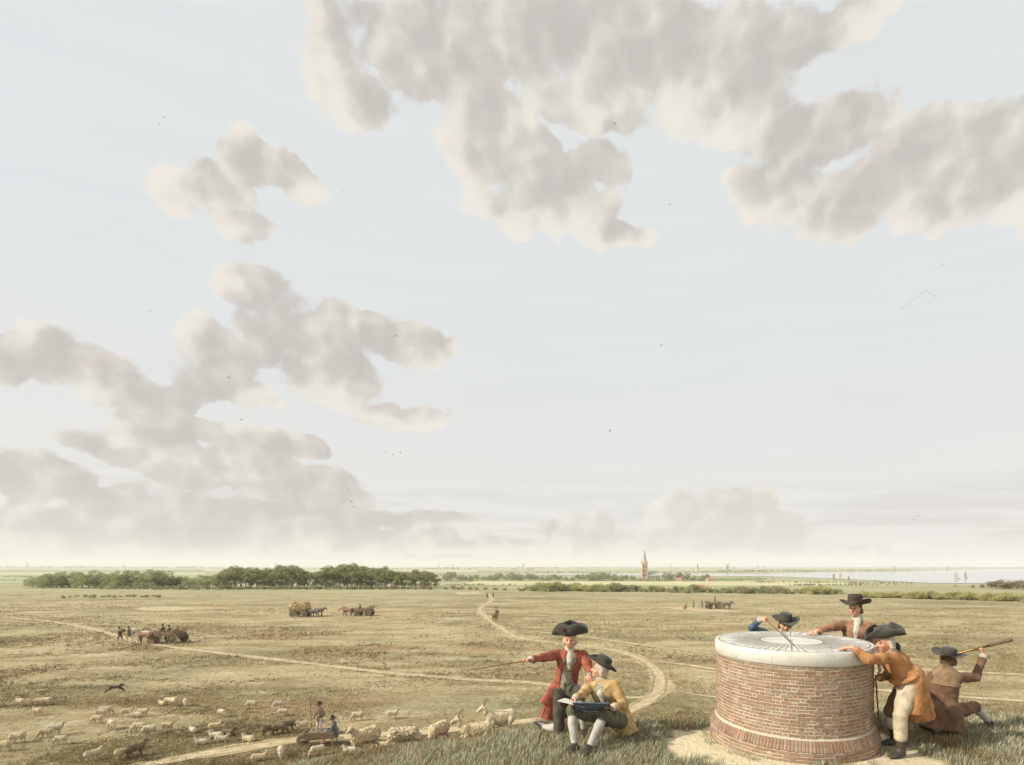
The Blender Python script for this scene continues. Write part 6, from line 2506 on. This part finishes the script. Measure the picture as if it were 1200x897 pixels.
# ------------------------------------------------------------------ small people on the plain
def small_proto(pose):
    """figure facing +X; returns dict of part meshes; feet, knee or seat at z=0"""
    P = {}
    fz = 0.0
    b, c, h, l = Sdf(0.02), Sdf(0.022), Sdf(0.016), Sdf(0.02)
    if pose == 'sit':
        pel, ch, hd = V3(0, 0, 0.10), V3(0.06, 0, 0.46), V3(0.10, 0, 0.76)
        legs = [(V3(0, g * 0.09, 0.10), V3(0.42, g * 0.10, 0.14), V3(0.50, g * 0.10, -0.28)) for g in (1, -1)]
        arms = [(V3(0.06, g * 0.19, 0.52), V3(0.18, g * 0.24, 0.28), V3(0.40, g * 0.12, 0.26)) for g in (1, -1)]
    elif pose == 'kneel':
        pel, ch, hd = V3(0, 0, 0.42), V3(0.22, 0, 0.72), V3(0.40, 0, 0.95)
        legs = [(V3(0, g * 0.09, 0.42), V3(0.16, g * 0.12, 0.08), V3(-0.28, g * 0.12, 0.06)) for g in (1, -1)]
        arms = [(V3(0.24, g * 0.18, 0.78), V3(0.42, g * 0.20, 0.52), V3(0.55, g * 0.12, 0.30)) for g in (1, -1)]
    elif pose == 'work':
        pel, ch, hd = V3(0, 0, 0.86), V3(0.20, 0, 1.20), V3(0.34, 0, 1.46)
        legs = [(V3(0, g * 0.09, 0.86), V3(0.10 * g + 0.04, g * 0.11, 0.46), V3(0.26 * g, g * 0.11, 0.07)) for g in (1, -1)]
        arms = [(V3(0.22, g * 0.18, 1.28), V3(0.36, g * 0.22, 1.02), V3(0.56, g * 0.12, 0.92)) for g in (1, -1)]
    elif pose == 'walk':
        pel, ch, hd = V3(0, 0, 0.90), V3(0.05, 0, 1.28), V3(0.10, 0, 1.58)
        legs = [(V3(0, g * 0.09, 0.90), V3(0.14 * g + 0.04, g * 0.10, 0.49), V3(0.30 * g - 0.04, g * 0.10, 0.07)) for g in (1, -1)]
        arms = [(V3(0.05, g * 0.19, 1.36), V3(-0.10 * g + 0.02, g * 0.24, 1.10), V3(-0.14 * g + 0.12, g * 0.22, 0.88)) for g in (1, -1)]
    else:
        pel, ch, hd = V3(0, 0, 0.90), V3(0.02, 0, 1.28), V3(0.04, 0, 1.58)
        legs = [(V3(0, g * 0.09, 0.90), V3(0.04, g * 0.11, 0.49), V3(0, g * 0.12, 0.07)) for g in (1, -1)]
        arms = [(V3(0.02, g * 0.19, 1.36), V3(0.02, g * 0.27, 1.10), V3(0.26, g * 0.20, 1.12 if g > 0 else 0.90)) for g in (1, -1)]
    up = nrm(hd - ch)
    fw = V3(1, 0, 0)
    b.ell(hd, (0.095, 0.075, 0.118), None, 0.02)
    b.ell(hd + V3(0.095, 0, -0.02), (0.022, 0.014, 0.02), None, 0.015)
    b.chain([hd - up * 0.08, ch + up * 0.12], [0.05, 0.06], 0.03)
    b.chain([pel, ch], [0.14, 0.15], 0.05, flat=fw, fs=0.7)
    c.chain([pel - up * 0.10, pel + up * 0.15, ch + up * 0.06], [0.20, 0.165, 0.185], 0.05, flat=fw, fs=0.75)
    for (s0, e0, w0) in arms:
        b.chain([s0, e0, w0], [0.05, 0.042, 0.03], 0.02)
        b.cap(w0, w0 + nrm(w0 - e0) * 0.12, 0.036, 0.020, 0.02, flat=(0, 1, 0), fs=0.6)
        for q in (-0.02, -0.007, 0.007, 0.02):
            b.cap(w0 + nrm(w0 - e0) * 0.08 + V3(0, q, 0), w0 + nrm(w0 - e0) * 0.17 + V3(0, q * 1.5, -0.02), 0.011, 0.009, 0.004)
        c.chain([s0, e0, e0 + (w0 - e0) * 0.8], [0.075, 0.062, 0.052], 0.04)
    for (a0, k0, n0) in legs:
        b.chain([a0, k0, n0], [0.085, 0.056, 0.036], 0.03)
        ft = V3(0.16, 0, -0.03) if pose != 'kneel' else V3(-0.13, 0, -0.02)
        b.cap(n0, n0 + ft, 0.042, 0.034, 0.02)
        l.chain([a0, k0, k0 + (n0 - k0) * 0.25], [0.105, 0.078, 0.066], 0.04)
    r = [(0.0, 0.115), (0.10, 0.118)]
    h.cap(hd + up * 0.085, hd + up * 0.19, 0.098, 0.090, 0.02)
    h.cap(hd + up * 0.085, hd + up * 0.087, 0.20, 0.20, 0.02, flat=up, fs=0.11)
    return dict(body=sdf_mesh('body', b), coat=sdf_mesh('coat', c, folds(0.006, 26, 2)), breeches=sdf_mesh('breeches', l), hat=sdf_mesh('hat', h))


SMALL = {k: small_proto(k) for k in ('stand', 'walk', 'sit', 'kneel', 'work')}
M_C_GREY = cloth('grey_brown_smock', 128, 116, 100)
M_C_BLUE = cloth('faded_blue_smock', 104, 108, 112)


def small_person(loc, ang, pose, label, coat_m, breech_m=None, hat_m=None, group=None, k=1.0):
    p = SMALL[pose]
    r = empty('person', tuple(loc), R_(ang))
    r.scale = (k, k, k)
    tag(r, label, 'person', group)
    link('body', p['body'], M_SKIN, r)
    link('coat', p['coat'], coat_m, r)
    link('breeches', p['breeches'], breech_m or M_OLIVE, r)
    link('hat', p['hat'], hat_m or M_FELT_B, r)
    return r


# ------------------------------------------------------------------ farm wagons
M_WAGON = mat('wagon_timber', lin(134, 112, 88), lin(160, 136, 110), scale=4, rough=0.9, bump=0.3, bscale=16)
M_IRON = mat('wheel_iron', lin(128, 116, 100), lin(148, 136, 118), scale=10, rough=0.7)
M_HAY = mat('hay', lin(158, 140, 100), lin(190, 170, 126), scale=5, rough=0.95, bump=1.0, bscale=22)


def wheel(parent, c, r):
    root = MB()
    root.lathe([(r - 0.07, -0.035), (r, -0.035), (r, 0.035), (r - 0.07, 0.035), (r - 0.07, -0.035)], 20, axis='Y')
    w = root.build('wheel', M_IRON, parent)
    w.location = c
    hb = MB()
    hb.lathe([(0.0, -0.12), (0.08, -0.12), (0.09, 0.0), (0.08, 0.12), (0.0, 0.12)], 10, axis='Y')
    hb.build('hub', M_WAGON, w)
    for k in range(10):
        a = math.pi * 2 * k / 10
        s = MB()
        s.bar((math.cos(a) * 0.07, 0, math.sin(a) * 0.07), (math.cos(a) * (r - 0.05), 0, math.sin(a) * (r - 0.05)), 0.022, 0.02, 5)
        s.build('spoke', M_WAGON, w)
    return w


def wagon(loc, ang, label, load=None, tail_up=0.0):
    """open four wheeled farm wagon, front towards +X"""
    root = empty('farm_wagon', tuple(loc), R_(ang))
    tag(root, label, 'wagon')
    for (x, r) in ((1.05, 0.50), (-0.95, 0.62)):
        for g in (-1, 1):
            wheel(root, (x, g * 0.78, r), r)
        b = MB()
        b.bar((x, -0.84, r), (x, 0.84, r), 0.045, 0.045, 6)
        b.build('axle', M_IRON, root)
    b = MB()
    b.box((0.0, 0, 0.84), (3.1, 1.0, 0.06))
    b.build('floor', M_WAGON, root)
    for g in (-1, 1):
        for q in range(3):
            b = MB()
            z0 = 0.93 + q * 0.17
            rise = 0.16 + 0.05 * q
            V = []
            n = 8
            for i in range(n + 1):
                t = i / n
                x = -1.65 + 3.3 * t
                z = z0 + rise * (2 * t - 1) ** 2 + tail_up * max(0, 0.35 - t) * 1.6
                y = g * (0.50 + 0.06 * q + 0.10 * (0.5 - t))
                for (dy, dzz) in ((-0.018, -0.075), (0.018, -0.075), (0.018, 0.075), (-0.018, 0.075)):
                    V.append((x, y + dy, z + dzz))
            F = []
            for i in range(n):
                for k in range(4):
                    F.append((i * 4 + k, i * 4 + (k + 1) % 4, i * 4 + 4 + (k + 1) % 4, i * 4 + 4 + k))
            F += [(3, 2, 1, 0), (n * 4, n * 4 + 1, n * 4 + 2, n * 4 + 3)]
            b.add(V, F)
            b.build('side_plank', M_WAGON, root)
        for q in range(6):
            b = MB()
            x = -1.4 + 0.55 * q
            b.bar((x, g * 0.53, 0.86), (x, g * 0.70, 1.62 + tail_up * max(0, (0.2 - x)) * 0.4), 0.028, 0.024, 5)
            b.build('stake', M_WAGON, root)
    if tail_up:
        for g in (-1, 1):                          # tail ladder standing out behind
            b = MB()
            b.bar((-1.3, g * 0.45, 1.2), (-2.5, g * 0.55, 1.2 + 0.9 * tail_up), 0.04, 0.03, 6)
            b.build('ladder_rail', M_WAGON, root)
        for q in range(5):
            b = MB()
            t = q / 4
            b.bar((-1.4 - 1.0 * t, -0.5, 1.26 + 0.74 * tail_up * t), (-1.4 - 1.0 * t, 0.5, 1.26 + 0.74 * tail_up * t), 0.025, 0.025, 5)
            b.build('rung', M_WAGON, root)
    b = MB()
    b.bar((1.3, 0, 0.62), (3.4, 0, 0.95), 0.05, 0.035, 6)
    b.build('draw_pole', M_WAGON, root)
    return root


# heaped cart with grey and brown team, walking pair ahead of it
g = ground_at(200, 753.5)
A = 176.0
dr = np.array([math.cos(R_(A)), math.sin(R_(A)), 0])
wagon(g, A, 'brown farm wagon with raised tail ladder behind a grey horse team', tail_up=1.0)
sd_ = np.array([-dr[1], dr[0], 0])
horse(g + dr * 2.9 + sd_ * 0.55, A, M_H_GREY, 'grey draught horse with raised head leading the brown wagon', 0)
horse(g + dr * 2.75 - sd_ * 0.55, A, M_H_BROWN, 'brown draught horse beside the grey one at the wagon', 0)
horse(g + dr * 1.95 + sd_ * 1.35, A + 4, M_H_BROWN, 'brown horse on the outer side of the wagon team', 1)
small_person(g + dr * 0.9 + V3(0, 0, 1.22), A, 'sit', 'seated driver at the front of the wagon with raised ladder', M_DKBROWN)
small_person(g - dr * 0.1 + sd_ * 0.2 + V3(0, 0, 1.16), A, 'sit', 'passenger seated behind the driver of the wagon with ladder', M_C_GREY)
s_ = Sdf(0.05)
s_.ell(V3(-0.55, 0, 1.12), (0.95, 0.50, 0.42), None, 0.1)
hp = sdf_mesh('brushwood_load', s_, woolly(0.07, 14, 3))
o = link('brushwood_load', hp, M_LEAF_BROWN, None, tuple(g))
o.rotation_euler = (0, 0, R_(A))
tag(o, 'heap of brown brushwood loaded on the wagon with raised ladder', 'load')
g = ground_at(141, 752.5)
small_person(g, 176, 'walk', 'walker with bundle ahead of the grey horse team', M_DKBROWN)
small_person(g + V3(0.75, 0.4, 0), 176, 'walk', 'pale clad walker close behind the one with a bundle', M_C_GREY, M_LINEN)
s_ = Sdf(0.03)
s_.ell(V3(0, 0, 0), (0.24, 0.34, 0.22), None, 0.02)
o = link('bundle', sdf_mesh('bundle', s_, woolly(0.03, 20, 5)), M_C_GREY, None, tuple(g + V3(0.24, 0, 1.38)))
tag(o, 'rounded bundle on the shoulders of a walker', 'bundle')

# hay wagon
g = ground_at(352, 723)
wagon(g, 2, 'farm wagon heaped high with golden hay')
s_ = Sdf(0.06)
s_.ell(V3(-0.1, 0, 1.75), (1.85, 0.95, 0.75), None, 0.1)
s_.ell(V3(-0.7, 0, 2.15), (1.1, 0.8, 0.65), None, 0.3)
s_.ell(V3(0.75, 0, 2.15), (0.9, 0.8, 0.65), None, 0.3)
s_.ell(V3(0, 0, 1.35), (1.75, 0.72, 0.45), None, 0.2)
hay = link('hay_load', sdf_mesh('hay_load', s_, woolly(0.09, 9, 6)), M_HAY, None, tuple(g))
hay.rotation_euler = (0, 0, R_(2))
tag(hay, 'big rounded load of golden hay on the wagon', 'hay')
horse(g + V3(3.1, 0.5, 0), 2, M_H_DARK, 'dark horse on the far side of the hay wagon team', 1)
horse(g + V3(3.0, -0.6, 0), 0, M_H_DARK, 'dark horse on the near side of the hay wagon team', 2)
# empty ladder wagon meeting it
g = ground_at(427, 722)
wagon(g, 178, 'empty ladder wagon facing the hay wagon', tail_up=0.9)
horse(g + V3(-3.0, 0.5, 0), 178, M_H_BROWN, 'brown horse on the far side of the empty wagon team', 1)
horse(g + V3(-2.9, -0.6, 0), 180, M_H_BROWN, 'brown horse on the near side of the empty wagon team', 2)
small_person(g + V3(-0.7, 0, 1.2), 178, 'sit', 'driver seated on the empty ladder wagon', M_DKBROWN)
# diggers and cart on the bare sand at the right
g = ground_at(836, 714)
wagon(g, 3, 'cart being loaded beside the bare sand patch', tail_up=0.3)
horse(g + V3(3.0, 0.55, 0), 3, M_H_BROWN, 'brown horse of the team by the sand diggers', 1)
horse(g + V3(2.9, -0.6, 0), 2, M_H_DARK, 'dark horse of the team by the sand diggers', 2)
small_person(g + V3(0.3, 0, 0.88), -20, 'stand', 'worker standing up in the cart by the bare sand', M_DKBROWN)
small_person(g + V3(-1.3, -0.9, 0), 190, 'stand', 'worker standing at the wheel of the cart by the sand', M_C_GREY)
small_person(ground_at(802, 714.5), 20, 'kneel', 'worker kneeling on the bare sand', M_DKBROWN)
small_person(ground_at(813, 714), 200, 'stand', 'worker standing upright between kneeling man and striding man', M_C_GREY)
small_person(ground_at(823, 714), 190, 'walk', 'worker striding towards the cart with spread legs', M_C_BLUE)
sp = ground_at(818, 714)
stick('thin spade handle leaning by the sand diggers', sp + V3(0, 0, 0), sp + V3(0.5, 0.1, 1.0), 0.03, 0.03, M_WOOD_STICK, 'spade', 'spade')

# horseman on the winding track and two far walkers
g = ground_at(581, 729)
horse(g, 80, M_H_BROWN, 'brown saddle horse walking away on the winding track', 0)
small_person(g + V3(-0.03, 0, 1.42), 80, 'sit', 'rider in brown coat on the saddle horse', M_BROWNCOAT)
small_person(ground_at(571, 702.5), 260, 'walk', 'far walker coming along the end of the winding track', M_C_GREY)
small_person(ground_at(578, 701.8), 250, 'stand', 'far person standing beside the walker at the track end', M_DKBROWN)

# shepherds and wheelbarrow
g = ground_at(375, 861)
small_person(g, 250, 'stand', 'shepherd standing with a tall crook beside the wheelbarrow', M_C_GREY, M_LINEN)
stick('tall thin shepherd crook held upright', g + V3(-0.32, -0.25, 0), g + V3(-0.42, -0.2, 2.15), 0.022, 0.016, M_WOOD_STICK, 'crook', 'shepherd_crook')
g = ground_at(383, 874)
A = 6.0
root = empty('wheelbarrow', tuple(g), R_(A))
tag(root, 'low dark wooden wheelbarrow loaded with turf by the two shepherds', 'wheelbarrow')
wheel(root, (-1.15, 0, 0.32), 0.32)
for g_ in (-1, 1):
    b = MB()
    b.bar((-1.25, g_ * 0.14, 0.34), (0.95, g_ * 0.34, 0.52), 0.035, 0.03, 6)
    b.build('handle', M_WAGON, root)
    b = MB()
    b.bar((0.35, g_ * 0.28, 0.50), (0.42, g_ * 0.30, 0.0), 0.035, 0.03, 6)
    b.build('leg', M_WAGON, root)
    b = MB()
    b.box((-0.25, g_ * 0.36, 0.64), (1.45, 0.03, 0.32), Matrix.Rotation(g_ * -0.25, 3, 'X'))
    b.build('side_board', M_WAGON, root)
b = MB()
b.box((-0.25, 0, 0.48), (1.5, 0.60, 0.04))
b.build('floor', M_WAGON, root)
b = MB()
b.box((-0.98, 0, 0.66), (0.03, 0.62, 0.36))
b.build('head_board', M_WAGON, root)
s_ = Sdf(0.03)
s_.ell(V3(-0.3, 0, 0.66), (0.68, 0.30, 0.20), None, 0.05)
o = link('turf_load', sdf_mesh('turf_load', s_, woolly(0.03, 18, 4)), M_C_GREY, None, tuple(g))
o.rotation_euler = (0, 0, R_(A))
tag(o, 'grey brown heap of turf lying in the wheelbarrow', 'load')
small_person(g + V3(0.42, 0.02, 0.56), 200, 'sit', 'person in dark smock sitting on the end of the wheelbarrow', M_C_BLUE, M_C_BLUE)


# ------------------------------------------------------------------ birds
def bird_proto():
    s = Sdf(0.012)
    s.chain([V3(-0.16, 0, 0), V3(-0.04, 0, 0), V3(0.10, 0, 0.01), V3(0.17, 0, 0.03)], [0.012, 0.045, 0.04, 0.026], 0.03)
    s.cap(V3(0.18, 0, 0.03), V3(0.23, 0, 0.02), 0.016, 0.005, 0.01)
    w = []
    for g in (-1, 1):
        m = MB()
        V = [(0.07, g * 0.03, 0.02), (0.10, g * 0.22, 0.12), (0.0, g * 0.50, 0.06), (-0.10, g * 0.22, 0.10), (-0.08, g * 0.03, 0.01)]
        m.add(V + [(a, b, c - 0.012) for a, b, c in V], [(0, 1, 3, 4), (1, 2, 3), (9, 8, 6, 5), (8, 7, 6), (0, 5, 6, 1), (1, 6, 7, 2), (2, 7, 8, 3), (3, 8, 9, 4)])
        w.append(m.mesh('wing'))
    return sdf_mesh('bird', s), w


BB, BW = bird_proto()
M_BIRD = mat('bird_plumage', lin(84, 78, 72), lin(104, 98, 92), scale=12, rough=0.9)


def bird(px, py, span_px, label, group, ang):
    Y = 0.95 * FPX / span_px
    o = link('bird', BB, M_BIRD, None, tuple(at(px, py, Y)))
    o.rotation_euler = (R_(random.uniform(-30, 30)), R_(random.uniform(-15, 15)), R_(ang))
    tag(o, label, 'bird', group)
    for m in BW:
        link('wing', m, M_BIRD, o)


for (x_, y_, s_) in ((193, 138, 4), (186, 146, 3.5), (402, 223, 3.5), (175, 365, 4), (463, 394, 5), (268, 443, 5), (283, 492, 6), (338, 537, 3), (408, 574, 4), (403, 588, 5), (412, 588, 4.5), (415, 594, 5),
                     (452, 530, 5), (461, 533, 5), (469, 531, 4.5), (775, 405, 4.5), (715, 505, 5), (630, 412, 3), (844, 531, 2.6), (831, 520, 2.6), (1070, 609, 4.5), (1076, 605, 4.5), (720, 145, 4), (785, 240, 4), (1105, 310, 4)):
    bird(x_, y_, s_, 'small dark bird flying singly under the clouds', 'birds scattered over the sky', random.uniform(-60, 240))
for i in range(17):
    t = i / 16
    if t < 0.68:
        x_, y_ = 1056 + (1085 - 1056) * t / 0.68, 362 + (340.5 - 362) * t / 0.68
    else:
        x_, y_ = 1085 + (1097 - 1085) * (t - 0.68) / 0.32, 340.5 + 8 * (t - 0.68) / 0.32
    bird(x_, y_, 2.4, 'tiny bird in the wedge shaped skein', 'birds of the skein', 200)
